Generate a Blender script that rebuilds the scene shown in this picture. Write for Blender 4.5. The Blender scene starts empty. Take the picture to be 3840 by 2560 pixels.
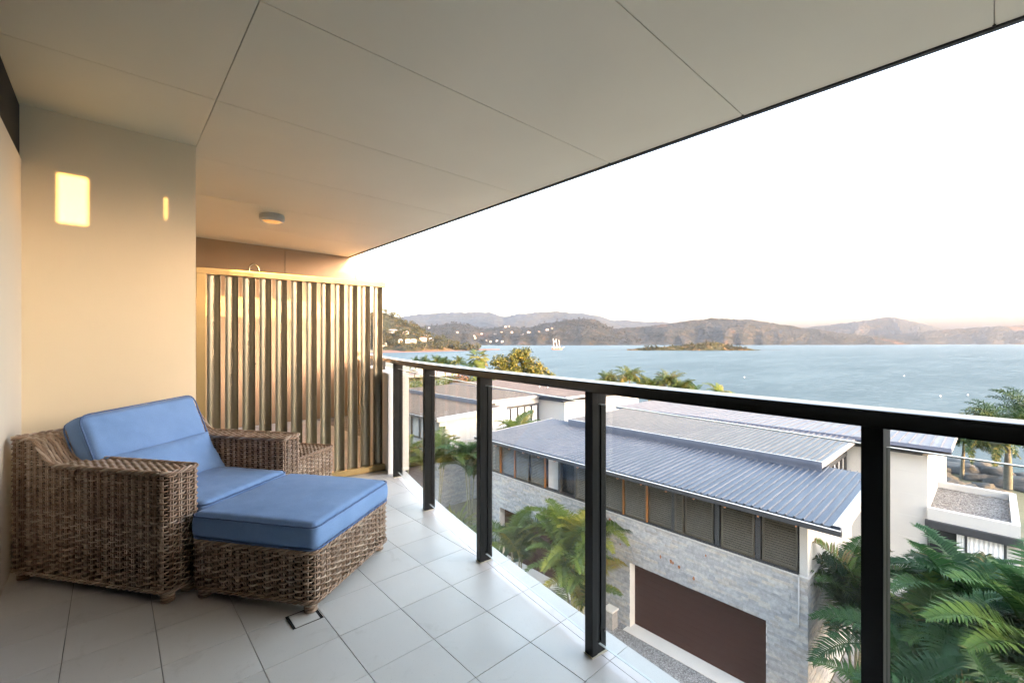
import bpy, bmesh, math, random
from math import sin, cos, pi, radians, sqrt
from mathutils import Vector, Matrix, noise

SC = bpy.context.scene
COL = SC.collection

# ------------------------------------------------------------------ camera
cam_d = bpy.data.cameras.new('camera')
cam = bpy.data.objects.new('camera', cam_d); COL.objects.link(cam)
cam_d.sensor_width = 36.0; cam_d.lens = 15.46
cam_d.clip_start = 0.02; cam_d.clip_end = 30000
cam.location = (0, 0, 1.25)
cam.rotation_euler = (radians(90), 0, -radians(42.361))
cam_d.shift_y = 0.0004
SC.camera = cam

# ------------------------------------------------------------------ world, sun, exposure
SUN_EL = radians(3.6)
SUN_X = 0.05                      # the sun stands behind the viewer, a touch to the sea side
W = bpy.data.worlds.new('World'); SC.world = W; W.use_nodes = True
wn = W.node_tree.nodes; wl = W.node_tree.links
wn.clear()
sky = wn.new('ShaderNodeTexSky'); sky.sky_type = 'NISHITA'; sky.sun_disc = False
sky.sun_elevation = SUN_EL; sky.sun_rotation = pi - SUN_X
sky.altitude = 10; sky.air_density = 1.0; sky.dust_density = 6.0; sky.ozone_density = 1.0
hs = wn.new('ShaderNodeHueSaturation'); hs.inputs['Saturation'].default_value = 0.7
bg = wn.new('ShaderNodeBackground'); bg.inputs['Strength'].default_value = 0.15
wo = wn.new('ShaderNodeOutputWorld')
wb = wn.new('ShaderNodeMix'); wb.data_type = 'RGBA'; wb.blend_type = 'MULTIPLY'; wb.inputs[0].default_value = 1.0
wb.inputs[7].default_value = (1.0, 0.972, 1.05, 1)          # neutral grey balance of the photograph
wl.new(sky.outputs[0], hs.inputs['Color']); wl.new(hs.outputs[0], wb.inputs[6]); wl.new(wb.outputs[2], bg.inputs[0]); wl.new(bg.outputs[0], wo.inputs[0])

sun_d = bpy.data.lights.new('sun', 'SUN'); sun = bpy.data.objects.new('sun', sun_d); COL.objects.link(sun)
sun_d.energy = 0.6; sun_d.angle = radians(0.32); sun_d.color = (1.0, 0.56, 0.16)
to_sun = Vector((SUN_X, -1, math.tan(SUN_EL)))
sun.rotation_euler = to_sun.to_track_quat('Z', 'Y').to_euler()
sun.location = (0, -30, 60)

vs = SC.view_settings
vs.view_transform = 'Standard'; vs.look = 'None'; vs.gamma = 1.0; vs.use_curve_mapping = False
vs.exposure = 5.5
SC.cycles.max_bounces = 10; SC.cycles.diffuse_bounces = 6; SC.cycles.glossy_bounces = 4
SC.cycles.transparent_max_bounces = 12; SC.cycles.transmission_bounces = 6
SC.cycles.use_denoising = True
SC.cycles.sample_clamp_indirect = 12
SC.cycles.caustics_reflective = False; SC.cycles.caustics_refractive = False

# ------------------------------------------------------------------ helpers: objects
def wloc(o):
    v = Vector((0, 0, 0))
    while o is not None:
        v += Vector(o.location); o = o.parent
    return v

def tag(o, label=None, cat=None, group=None, kind=None):
    if label: o['label'] = label
    if cat: o['category'] = cat
    if group: o['group'] = group
    if kind: o['kind'] = kind
    return o

def thing(name, label, cat, loc=(0, 0, 0), rz=0.0, group=None):
    o = bpy.data.objects.new(name, None); COL.objects.link(o)
    o.empty_display_size = 0.2
    o.location = loc; o.rotation_euler = (0, 0, rz)
    return tag(o, label, cat, group)

def link(name, me, parent=None, loc=(0, 0, 0), rot=(0, 0, 0), scale=(1, 1, 1)):
    o = bpy.data.objects.new(name, me); COL.objects.link(o)
    if parent is not None: o.parent = parent
    o.location = loc; o.rotation_euler = rot; o.scale = scale
    return o

def copy_tree(o, parent=None):
    c = o.copy(); COL.objects.link(c)
    if parent is not None: c.parent = parent
    for ch in list(o.children): copy_tree(ch, c)
    return c

class MB:
    """collects faces, builds ONE mesh object"""
    def __init__(s): s.v = []; s.f = []; s.col = None
    def add(s, vs, fs):
        b = len(s.v); s.v.extend(vs); s.f.extend([tuple(i + b for i in f) for f in fs]); return s
    def box(s, x0, x1, y0, y1, z0, z1):
        if x0 > x1: x0, x1 = x1, x0
        if y0 > y1: y0, y1 = y1, y0
        if z0 > z1: z0, z1 = z1, z0
        return s.add([(x0,y0,z0),(x1,y0,z0),(x1,y1,z0),(x0,y1,z0),(x0,y0,z1),(x1,y0,z1),(x1,y1,z1),(x0,y1,z1)],
                     [(0,3,2,1),(4,5,6,7),(0,1,5,4),(1,2,6,5),(2,3,7,6),(3,0,4,7)])
    def prism(s, poly, z0, z1):
        n = len(poly)
        a = sum(poly[i][0]*poly[(i+1)%n][1]-poly[(i+1)%n][0]*poly[i][1] for i in range(n))
        if a < 0: poly = poly[::-1]
        vs = [(p[0], p[1], z0) for p in poly] + [(p[0], p[1], z1) for p in poly]
        fs = [tuple(range(n-1, -1, -1)), tuple(range(n, 2*n))] + [(i, (i+1)%n, n+(i+1)%n, n+i) for i in range(n)]
        return s.add(vs, fs)
    def quad(s, a, b, c, d): return s.add([a, b, c, d], [(0, 1, 2, 3)])
    def hexa(s, p):   # eight corners: bottom 4 ccw, top 4 ccw
        return s.add([tuple(q) for q in p], [(0,3,2,1),(4,5,6,7),(0,1,5,4),(1,2,6,5),(2,3,7,6),(3,0,4,7)])
    def tube(s, pts, r, n=6, closed=False, cap=True, flat=1.0):
        pts = [Vector(p) for p in pts]; m = len(pts)
        rs = r if isinstance(r, (list, tuple)) else [r]*m
        b = len(s.v); up = Vector((0, 0, 1)); prev = None
        for i, p in enumerate(pts):
            if closed: t = pts[(i+1) % m] - pts[i-1]
            else: t = pts[min(i+1, m-1)] - pts[max(i-1, 0)]
            t = t.normalized() if t.length > 1e-9 else Vector((0, 0, 1))
            if prev is None:
                a = t.cross(up)
                if a.length < 0.05: a = t.cross(Vector((0, 1, 0)))
            else:
                a = prev - t * prev.dot(t)
                if a.length < 1e-6: a = t.cross(up)
            a.normalize(); prev = a; c = a.cross(t)
            for k in range(n):
                w = 2*pi*(k+0.5)/n
                s.v.append(tuple(p + a*(cos(w)*rs[i]*flat) + c*(sin(w)*rs[i])))
        rng = m if closed else m-1
        for i in range(rng):
            j = (i+1) % m
            for k in range(n):
                l = (k+1) % n
                s.f.append((b+i*n+k, b+i*n+l, b+j*n+l, b+j*n+k))
        if cap and not closed:
            s.f.append(tuple(b+k for k in range(n-1, -1, -1))); s.f.append(tuple(b+(m-1)*n+k for k in range(n)))
        return s
    def lathe(s, prof, cx, cy, n=32):
        b = len(s.v); m = len(prof)
        for (r, z) in prof:
            for k in range(n):
                s.v.append((cx + r*cos(2*pi*k/n), cy + r*sin(2*pi*k/n), z))
        for i in range(m-1):
            for k in range(n):
                l = (k+1) % n
                s.f.append((b+i*n+k, b+i*n+l, b+(i+1)*n+l, b+(i+1)*n+k))
        return s
    def build(s, name, mat, parent=None, smooth=False, local=False, bevel=0.0, auto=None, kind=None):
        me = bpy.data.meshes.new(name)
        if local or parent is None: vs = s.v
        else:
            o = wloc(parent); vs = [(x-o.x, y-o.y, z-o.z) for (x, y, z) in s.v]
        me.from_pydata(vs, [], s.f); me.update()
        if mat: me.materials.append(mat)
        if bevel > 0:
            bm = bmesh.new(); bm.from_mesh(me)
            bmesh.ops.bevel(bm, geom=[e for e in bm.edges if len(e.link_faces) == 2 and e.calc_face_angle(0) > 0.5], offset=bevel, segments=2, affect='EDGES', profile=0.6)
            bm.to_mesh(me); bm.free()
        if smooth: me.shade_smooth()
        if auto: 
            me.shade_smooth(); me.set_sharp_from_angle(angle=radians(auto))
        ob = link(name, me, parent)
        if kind: ob['kind'] = kind
        return ob

def lerp(a, b, t): return a + (b-a)*t
def smooth(t): t = max(0, min(1, t)); return t*t*(3-2*t)

# ------------------------------------------------------------------ helpers: materials
def mat_new(name):
    m = bpy.data.materials.new(name); m.use_nodes = True
    nt = m.node_tree; p = nt.nodes['Principled BSDF']
    return m, nt, p
def N(nt, t, **kw):
    n = nt.nodes.new(t)
    for k, v in kw.items(): setattr(n, k, v)
    return n
def ramp(nt, stops, fac, interp='LINEAR'):
    r = N(nt, 'ShaderNodeValToRGB'); r.color_ramp.interpolation = interp
    e = r.color_ramp.elements
    while len(e) < len(stops): e.new(0.5)
    for i, (p, c) in enumerate(stops):
        e[i].position = p; e[i].color = (*c, 1) if len(c) == 3 else c
    nt.links.new(fac, r.inputs[0]); return r.outputs[0]
def coords(nt, scale=(1, 1, 1), kind='Object', rot=(0, 0, 0)):
    t = N(nt, 'ShaderNodeTexCoord'); m = N(nt, 'ShaderNodeMapping')
    m.inputs['Scale'].default_value = scale; m.inputs['Rotation'].default_value = rot
    nt.links.new(t.outputs[kind], m.inputs[0]); return m.outputs[0]
def worldpos(nt, scale=(1, 1, 1)):
    g = N(nt, 'ShaderNodeNewGeometry'); m = N(nt, 'ShaderNodeMapping'); m.inputs['Scale'].default_value = scale
    nt.links.new(g.outputs['Position'], m.inputs[0]); return m.outputs[0]
def nz(nt, vec, scale, detail=4, rough=0.55, dist=0.0):
    n = N(nt, 'ShaderNodeTexNoise'); n.inputs['Scale'].default_value = scale
    n.inputs['Detail'].default_value = detail; n.inputs['Roughness'].default_value = rough
    n.inputs['Distortion'].default_value = dist
    nt.links.new(vec, n.inputs['Vector']); return n.outputs['Fac']
def mixc(nt, fac, a, b, mode='MIX'):
    m = N(nt, 'ShaderNodeMix', data_type='RGBA', blend_type=mode)
    for s, v in ((0, fac), (6, a), (7, b)):
        if hasattr(v, 'is_output') or isinstance(v, bpy.types.NodeSocket): nt.links.new(v, m.inputs[s])
        else: m.inputs[s].default_value = v if s == 0 else ((*v, 1) if len(v) == 3 else v)
    return m.outputs[2]
def math_n(nt, op, a, b=None):
    m = N(nt, 'ShaderNodeMath', operation=op)
    for i, v in enumerate((a, b)):
        if v is None: continue
        if isinstance(v, bpy.types.NodeSocket): nt.links.new(v, m.inputs[i])
        else: m.inputs[i].default_value = v
    return m.outputs[0]
def bump(nt, p, h, strength=0.3, dist=0.01):
    b = N(nt, 'ShaderNodeBump'); b.inputs['Strength'].default_value = strength; b.inputs['Distance'].default_value = dist
    nt.links.new(h, b.inputs['Height']); nt.links.new(b.outputs[0], p.inputs['Normal'])
def varied(name, c0, c1, scale=3.0, rough=0.5, metal=0.0, bump_s=0.0, bump_scale=60, bump_d=0.003, spec=None, detail=5, stretch=(1, 1, 1), rough_var=0.0):
    m, nt, p = mat_new(name)
    v = worldpos(nt, stretch)
    f = nz(nt, v, scale, detail)
    nt.links.new(ramp(nt, [(0.3, c0), (0.7, c1)], f), p.inputs['Base Color'])
    p.inputs['Roughness'].default_value = rough; p.inputs['Metallic'].default_value = metal
    if rough_var:
        f2 = nz(nt, v, scale*2.3, 4)
        nt.links.new(ramp(nt, [(0.3, (rough-rough_var,)*3), (0.7, (rough+rough_var,)*3)], f2), p.inputs['Roughness'])
    if spec is not None: p.inputs['Specular IOR Level'].default_value = spec
    if bump_s: bump(nt, p, nz(nt, v, bump_scale, 3), bump_s, bump_d)
    return m
def island_rand(nt):
    g = N(nt, 'ShaderNodeNewGeometry'); o = N(nt, 'ShaderNodeObjectInfo')
    return math_n(nt, 'FRACT', math_n(nt, 'ADD', g.outputs['Random Per Island'], o.outputs['Random']))
def island_mat(name, stops, rough=0.6, noise_amt=0.35, scale=8.0, bump_s=0.0, bump_scale=30, bump_d=0.01, metal=0.0):
    m, nt, p = mat_new(name)
    c = ramp(nt, stops, island_rand(nt))
    f = nz(nt, worldpos(nt), scale, 5)
    c2 = mixc(nt, noise_amt, c, ramp(nt, [(0.3, (0.25,)*3), (0.7, (1.0,)*3)], f), 'MULTIPLY')
    nt.links.new(c2, p.inputs['Base Color']); p.inputs['Roughness'].default_value = rough; p.inputs['Metallic'].default_value = metal
    if bump_s: bump(nt, p, nz(nt, worldpos(nt), bump_scale, 4), bump_s, bump_d)
    return m
def frond_rand(nt):      # mostly one tone per frond, a little variation from leaflet to leaflet
    g = N(nt, 'ShaderNodeNewGeometry'); o = N(nt, 'ShaderNodeObjectInfo')
    return math_n(nt, 'FRACT', math_n(nt, 'ADD', math_n(nt, 'MULTIPLY', g.outputs['Random Per Island'], 0.16), o.outputs['Random']))
def leaf_mat(name, stops, trans=0.35, rough=0.5, per_frond=False):
    m, nt, p = mat_new(name); p.inputs['Specular IOR Level'].default_value = 0.15
    c = ramp(nt, stops, frond_rand(nt) if per_frond else island_rand(nt))
    f = nz(nt, worldpos(nt), 1.2, 3)
    c = mixc(nt, 0.5, c, ramp(nt, [(0.3, (0.45,)*3), (0.7, (1.0,)*3)], f), 'MULTIPLY')
    nt.links.new(c, p.inputs['Base Color']); p.inputs['Roughness'].default_value = rough
    t = N(nt, 'ShaderNodeBsdfTranslucent'); nt.links.new(c, t.inputs[0])
    mx = N(nt, 'ShaderNodeMixShader'); mx.inputs[0].default_value = trans
    nt.links.new(p.outputs[0], mx.inputs[1]); nt.links.new(t.outputs[0], mx.inputs[2])
    nt.links.new(mx.outputs[0], nt.nodes['Material Output'].inputs['Surface'])
    return m

M = {}
M['wall'] = varied('cream_render', (0.77, 0.675, 0.495), (0.80, 0.70, 0.515), 1.5, 0.85, bump_s=0.25, bump_scale=220, bump_d=0.002)
M['wall_side'] = varied('pale_render', (0.72, 0.66, 0.57), (0.76, 0.70, 0.60), 1.5, 0.85, bump_s=0.25, bump_scale=220, bump_d=0.002)
M['ceiling'] = varied('ceiling_sheet', (0.63, 0.605, 0.47), (0.67, 0.645, 0.50), 0.9, 0.7, bump_s=0.2, bump_scale=160, bump_d=0.002)
M['ceiling_back'] = varied('ceiling_joint', (0.46, 0.43, 0.36), (0.50, 0.47, 0.40), 2, 0.9)
M['door_frame'] = varied('door_frame_black', (0.010, 0.010, 0.011), (0.014, 0.014, 0.015), 4, 0.4)
M['door_glass'] = varied('dark_door_glass', (0.010, 0.011, 0.012), (0.014, 0.015, 0.016), 1, 0.05)
M['charcoal_clad'] = varied('charcoal_cladding', (0.05, 0.048, 0.045), (0.065, 0.062, 0.058), 1.2, 0.6)
M['cladding'] = varied('tan_cladding', (0.44, 0.295, 0.175), (0.49, 0.335, 0.20), 1.2, 0.6, bump_s=0.1, bump_scale=150)
M['white'] = varied('white_render', (0.40, 0.40, 0.395), (0.44, 0.44, 0.43), 1.1, 0.8, bump_s=0.15, bump_scale=120)
M['white_dull'] = varied('white_upstand', (0.66, 0.64, 0.60), (0.72, 0.70, 0.65), 1.3, 0.8, bump_s=0.15, bump_scale=140)
M['black_alu'] = varied('black_aluminium', (0.006, 0.007, 0.0075), (0.009, 0.010, 0.011), 6, 0.42, bump_s=0.05, bump_scale=400, spec=0.3)
M['rail_cap'] = varied('black_rail', (0.006, 0.0065, 0.007), (0.009, 0.0095, 0.010), 6, 0.26)
M['bronze'] = varied('bronze_anodised', (0.25, 0.23, 0.175), (0.28, 0.258, 0.20), 1.5, 0.36, metal=0.85, stretch=(1, 1, 0.1))
M['gold'] = varied('gold_anodised', (0.36, 0.275, 0.13), (0.44, 0.34, 0.165), 2, 0.38, metal=0.7, stretch=(1, 1, 0.1), rough_var=0.06)
M['chrome'] = varied('stainless', (0.10, 0.095, 0.09), (0.14, 0.13, 0.12), 5, 0.2, metal=1.0)
M['void'] = varied('dark_recess', (0.004, 0.004, 0.004), (0.007, 0.007, 0.007), 3, 0.8)
M['fascia'] = varied('fascia_black', (0.010, 0.011, 0.014), (0.015, 0.016, 0.02), 3, 0.5)
M['lamp_grey'] = varied('lamp_grey', (0.52, 0.52, 0.48), (0.56, 0.56, 0.52), 5, 0.5)
M['lamp_glass'] = varied('lamp_amber_glass', (0.75, 0.45, 0.18), (0.8, 0.5, 0.22), 30, 0.25)  # orange reflection put into the glass colour

def tile_mat():
    m, nt, p = mat_new('porcelain_tile')
    r = island_rand(nt); v = worldpos(nt)
    base = ramp(nt, [(0, (0.565, 0.55, 0.525)), (0.5, (0.61, 0.595, 0.57)), (1, (0.645, 0.63, 0.605))], r)
    f = nz(nt, v, 2.2, 5); c = mixc(nt, 0.2, base, ramp(nt, [(0.3, (0.6,)*3), (0.7, (1,)*3)], f), 'MULTIPLY')
    st = nz(nt, v, 7, 6, 0.7, 0.8)
    c = mixc(nt, 0.22, c, ramp(nt, [(0.30, (0.5, 0.47, 0.42)), (0.42, (1,)*3)], st), 'MULTIPLY')
    sp = nz(nt, v, 330, 2, 0.6)
    c = mixc(nt, ramp(nt, [(0.64, (0,)*3), (0.72, (0.5,)*3)], sp), c, (0.62, 0.62, 0.60))
    sp2 = nz(nt, v, 210, 2, 0.6)
    c = mixc(nt, ramp(nt, [(0.66, (0,)*3), (0.74, (0.45,)*3)], sp2), c, (0.16, 0.16, 0.16))
    nt.links.new(c, p.inputs['Base Color'])
    nt.links.new(ramp(nt, [(0.3, (0.34,)*3), (0.7, (0.50,)*3)], nz(nt, v, 5, 4)), p.inputs['Roughness'])
    bump(nt, p, nz(nt, v, 90, 3), 0.06, 0.002)
    return m
M['tile'] = tile_mat()
M['grout'] = varied('grout', (0.20, 0.19, 0.18), (0.34, 0.33, 0.31), 6, 0.9)

def glass_mat(name, tint=(0.93, 0.965, 0.955), refl=1.0):
    m, nt, p = mat_new(name); nt.nodes.remove(p)
    tr = N(nt, 'ShaderNodeBsdfTransparent'); tr.inputs[0].default_value = (*tint, 1)
    gl = N(nt, 'ShaderNodeBsdfGlossy'); gl.inputs['Roughness'].default_value = 0.01
    g = N(nt, 'ShaderNodeNewGeometry'); d = N(nt, 'ShaderNodeVectorMath', operation='DOT_PRODUCT')
    nt.links.new(g.outputs['Normal'], d.inputs[0]); nt.links.new(g.outputs['Incoming'], d.inputs[1])
    c = math_n(nt, 'SUBTRACT', 1.0, math_n(nt, 'ABSOLUTE', d.outputs['Value']))
    f = math_n(nt, 'MULTIPLY', math_n(nt, 'ADD', 0.04, math_n(nt, 'MULTIPLY', 0.96, math_n(nt, 'POWER', c, 5.0))), refl)
    mx = N(nt, 'ShaderNodeMixShader'); nt.links.new(f, mx.inputs[0])
    nt.links.new(tr.outputs[0], mx.inputs[1]); nt.links.new(gl.outputs[0], mx.inputs[2])
    nt.links.new(mx.outputs[0], nt.nodes['Material Output'].inputs['Surface'])
    return m
M['glass'] = glass_mat('balustrade_glass', (0.955, 0.98, 0.968), 0.95)
_l = M['lamp_glass'].node_tree.nodes['Principled BSDF']; _l.inputs['Emission Color'].default_value = (1.0, 0.45, 0.12, 1); _l.inputs['Emission Strength'].default_value = 0.012  # warm emission added to the unlit lamp for an amber glow
M['glass_edge'] = varied('glass_edge', (0.62, 0.66, 0.64), (0.70, 0.74, 0.72), 20, 0.15)
M['win_glass'] = varied('window_glass', (0.012, 0.016, 0.018), (0.02, 0.024, 0.026), 1, 0.06)

def wicker_mat():
    m, nt, p = mat_new('resin_wicker')
    tc = coords(nt, (1, 1, 1))
    f = nz(nt, tc, 22, 2, 0.5); r = island_rand(nt)
    a = ramp(nt, [(0, (0.27, 0.18, 0.12)), (0.35, (0.34, 0.235, 0.165)), (0.65, (0.43, 0.32, 0.235)), (1, (0.53, 0.43, 0.34))], r)
    c = mixc(nt, 0.28, a, ramp(nt, [(0.36, (0.35, 0.29, 0.24)), (0.60, (1.0, 1.0, 1.0))], f), 'MULTIPLY')
    nt.links.new(c, p.inputs['Base Color']); p.inputs['Roughness'].default_value = 0.42
    return m
M['wicker'] = wicker_mat()
M['wicker_core'] = varied('wicker_shadow_core', (0.018, 0.012, 0.008), (0.03, 0.02, 0.014), 10, 0.9)  # near-black, so the gaps in the weave look shaded

def fabric_mat():
    m, nt, p = mat_new('blue_canvas')
    tc = coords(nt, (1, 1, 1))
    f = nz(nt, tc, 5, 4); g = nz(nt, tc, 420, 2)
    c = ramp(nt, [(0.3, (0.165, 0.30, 0.57)), (0.7, (0.205, 0.35, 0.64))], f)
    c = mixc(nt, 0.35, c, ramp(nt, [(0.35, (0.55,)*3), (0.65, (1.0,)*3)], g), 'MULTIPLY')
    nt.links.new(c, p.inputs['Base Color']); p.inputs['Roughness'].default_value = 0.85
    p.inputs['Sheen Weight'].default_value = 0.08; p.inputs['Sheen Roughness'].default_value = 0.4
    h = mixc(nt, 0.5, nz(nt, tc, 500, 2), nz(nt, tc, 26, 3))
    bump(nt, p, h, 0.25, 0.0035)
    return m
M['fabric'] = fabric_mat()
M['piping'] = varied('blue_piping', (0.07, 0.13, 0.28), (0.09, 0.16, 0.33), 60, 0.8)

# ================================================================== BALCONY
def XO(Y):                       # outer edge of the curved balcony floor
    d = Y - 0.83
    return 1.55 + 0.11*d + 0.025*d*d
def XI(Y): return XO(Y) - 0.125  # joint between floor tiles and edge tiles
WALL_X = -0.404; WALL_Y = 4.0; CEIL = 2.70; END_Y = 7.45; BACK_Y = -1.7
PITCH = 0.287

# floor slab with its tiles
slab = MB()
ys = [BACK_Y - 0.2 + i*(END_Y + 0.3 - BACK_Y + 0.2)/40 for i in range(41)]
for a, b in zip(ys[:-1], ys[1:]):
    slab.hexa([(-0.6, a, -0.24), (XO(a)-0.012, a, -0.24), (XO(b)-0.012, b, -0.24), (-0.6, b, -0.24),
               (-0.6, a, -0.006), (XO(a)-0.012, a, -0.006), (XO(b)-0.012, b, -0.006), (-0.6, b, -0.006)])
floor = slab.build('balcony_floor', M['grout'])
tag(floor, 'grey porcelain tiled balcony floor with a curved outer edge', None, None, 'structure')

def clip(poly, x0, y0, x1, y1):
    out = []; n = len(poly)
    def side(p): return (x1-x0)*(p[1]-y0) - (y1-y0)*(p[0]-x0)
    for i in range(n):
        p, q = poly[i], poly[(i+1) % n]; a, b = side(p), side(q)
        if a >= 0: out.append(p)
        if (a >= 0) != (b >= 0):
            t = a/(a-b); out.append((lerp(p[0], q[0], t), lerp(p[1], q[1], t)))
    return out
G = 0.0014
tile_full = None
rng = random.Random(3)
x_lines = [WALL_X] + [-0.143 + PITCH*i for i in range(0, 10)]
y_lines = [1.016 + PITCH*i for i in range(-10, 24)]
for j in range(len(y_lines)-1):
    y0, y1 = y_lines[j], y_lines[j+1]
    if y0 < BACK_Y: y0 = BACK_Y
    if y1 <= BACK_Y or y0 > END_Y: continue
    y1 = min(y1, END_Y)
    for i in range(len(x_lines)-1):
        x0, x1 = x_lines[i], x_lines[i+1]
        if x0 > max(XI(y0), XI(y1)): break
        poly = [(x0+G, y0+G), (x1-G, y0+G), (x1-G, y1-G), (x0+G, y1-G)]
        full = x1 < min(XI(y0), XI(y1)) - 0.003 and i > 0 and y1-y0 > PITCH*0.98
        dz = rng.uniform(-0.0004, 0.0004)
        if full:
            if tile_full is None:
                mb = MB(); h = PITCH/2 - G
                mb.box(-h, h, -h, h, -0.008, 0.0)
                t = mb.build('tile', M['tile'], floor, local=True, bevel=0.0008); tile_full = t.data
                t.location = ((x0+x1)/2, (y0+y1)/2, dz)
            else:
                t = link('tile', tile_full, floor, ((x0+x1)/2, (y0+y1)/2, dz))
        else:
            poly = clip(poly, XI(y0)-G, y0, XI(y1)-G, y1)
            if len(poly) < 3: continue
            a = abs(sum(poly[k][0]*poly[(k+1)%len(poly)][1]-poly[(k+1)%len(poly)][0]*poly[k][1] for k in range(len(poly))))/2
            if a < 2e-4: continue
            MB().prism(poly, -0.008, dz).build('tile', M['tile'], floor)
    # edge tile
    m = 4; P = []
    for k in range(m+1):
        y = lerp(y0+G, y1-G, k/m); P.append((XI(y)+G, y))
    for k in range(m, -1, -1):
        y = lerp(y0+G, y1-G, k/m); P.append((XO(y), y))
    MB().prism(P, -0.03, 0.0005).build('edge_tile', M['tile'], floor)
# rendered nosing under the tiles
nose = MB()
for a, b in zip(ys[:-1], ys[1:]):
    nose.hexa([(XO(a)-0.01, a, -0.30), (XO(a)-0.002, a, -0.30), (XO(b)-0.002, b, -0.30), (XO(b)-0.01, b, -0.30),
               (XO(a)-0.01, a, -0.031), (XO(a)-0.002, a, -0.031), (XO(b)-0.002, b, -0.031), (XO(b)-0.01, b, -0.031)])
nose.build('slab_edge', M['white_dull'], floor)

# floor waste with its two dark slots
dr = thing('floor_drain', 'square tiled floor drain with two dark slots beside the ottoman foot', 'floor drain', (0.65, 2.108, 0))
MB().box(0.597, 0.700, 2.058, 2.160, 0.0006, 0.0022).build('insert_tile', M['tile'], dr)
MB().box(0.5865, 0.5965, 2.054, 2.166, 0.0006, 0.0018).build('slot', M['void'], dr)
MB().box(0.7005, 0.7105, 2.054, 2.166, 0.0006, 0.0018).build('slot', M['void'], dr)
fr_ = MB()
for (a, b, c, d) in ((0.584, 0.5865, 2.052, 2.168), (0.7105, 0.713, 2.052, 2.168), (0.5865, 0.7105, 2.166, 2.168), (0.5865, 0.7105, 2.052, 2.054)):
    fr_.box(a, b, c, d, 0.0006, 0.0024)
fr_.build('rim', M['chrome'], dr)

# walls of the recess
w1 = MB()
w1.box(WALL_X-0.25, WALL_X, 2.95, WALL_Y+0.3, -0.2, 2.365); w1.box(WALL_X-0.25, WALL_X, BACK_Y, -1.3, -0.2, 2.365)
wl_ = w1.build('balcony_wall', M['wall_side'], bevel=0.004)
tag(wl_, 'pale rendered side wall behind the wicker chair, dark slot above it', None, None, 'structure')
MB().box(WALL_X-0.25, WALL_X-0.008, BACK_Y, WALL_Y-0.001, 2.366, 2.69).build('dark_header', M['void'], wl_)
sd = thing('sliding_door', 'dark glass sliding doors along the balcony behind the viewer', 'door', (WALL_X, 0.8, 0))  # unseen doors added to darken the side of the seating that faces them
MB().box(WALL_X-0.16, WALL_X-0.14, -1.3, 2.95, 0.05, 2.32).build('glass_pane', M['door_glass'], sd)
for y in (-1.275, 0.12, 1.52, 2.925): MB().box(WALL_X-0.2, WALL_X-0.02, y-0.025, y+0.025, 0.0, 2.36).build('door_frame', M['door_frame'], sd)
MB().box(WALL_X-0.2, WALL_X-0.02, -1.25, 2.9, 2.32, 2.36).build('door_head', M['door_frame'], sd)
MB().box(WALL_X-0.2, WALL_X-0.02, -1.25, 2.9, 0.0, 0.05).build('door_sill', M['door_frame'], sd)
w2 = MB()
w2.box(WALL_X-0.25, 0.466, WALL_Y, WALL_Y+0.25, -0.2, 2.75)
w2.box(WALL_X-0.25, -0.4, WALL_Y+0.25, END_Y, -0.2, 2.75)
wf = w2.build('balcony_wall', M['wall'], bevel=0.003)
tag(wf, 'cream rendered wall behind the wicker chair with two patches of sunlight', None, None, 'structure')
# end wall of the neighbour's balcony, tan sheets with open joints
we = thing('end_wall', None, None, (1.5, END_Y, 0)); we['kind'] = 'structure'
we['label'] = 'tan clad end wall behind the slatted screen'
for a, b in ((-0.4, 0.80), (0.806, 2.0), (2.006, 3.13), (3.135, 3.28)):
    MB().box(a, b, END_Y, END_Y+0.04, -0.3, 2.98).build('cladding_sheet', M['cladding'], we)
MB().box(-0.4, 3.27, END_Y+0.04, END_Y+0.22, -0.3, 2.97).build('backing', M['fascia'], we)
MB().box(3.03, 3.285, END_Y-0.006, END_Y+0.23, 2.74, 3.0).build('cap_flashing', M['lamp_grey'], we)

# ceiling: sheets with recessed joints, and the black fascia
cl = MB(); cl.box(-0.7, 3.02, BACK_Y-0.3, END_Y, CEIL+0.012, CEIL+0.35)
ceil = cl.build('ceiling', M['ceiling_back'])
tag(ceil, 'beige sheeted balcony ceiling with fine joints', None, None, 'structure')
yj = [BACK_Y-0.3, -1.05, 0.0, 1.085, 2.105, 3.15, 4.2, 5.27, 6.35, END_Y]
xj = [-0.7, 0.467, 3.0]
g = 0.0022
for a, b in zip(yj[:-1], yj[1:]):
    for c, d in zip(xj[:-1], xj[1:]):
        if d < 0.5 and a > 3.9: c = -0.4
        MB().box(c+g, d-g, a+g, b-g, CEIL, CEIL+0.011).build('ceiling_sheet', M['ceiling'], ceil)
MB().box(3.0, 3.03, BACK_Y-0.3, END_Y-0.01, CEIL-0.012, CEIL+0.36).build('fascia', M['fascia'], ceil)
# small sealant ticks at the joint ends
tk = MB()
for y in yj[1:-1]: tk.box(2.985, 2.999, y-0.006, y+0.006, CEIL-0.006, CEIL+0.002)
tk.build('joint_clip', M['fascia'], ceil)

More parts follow.
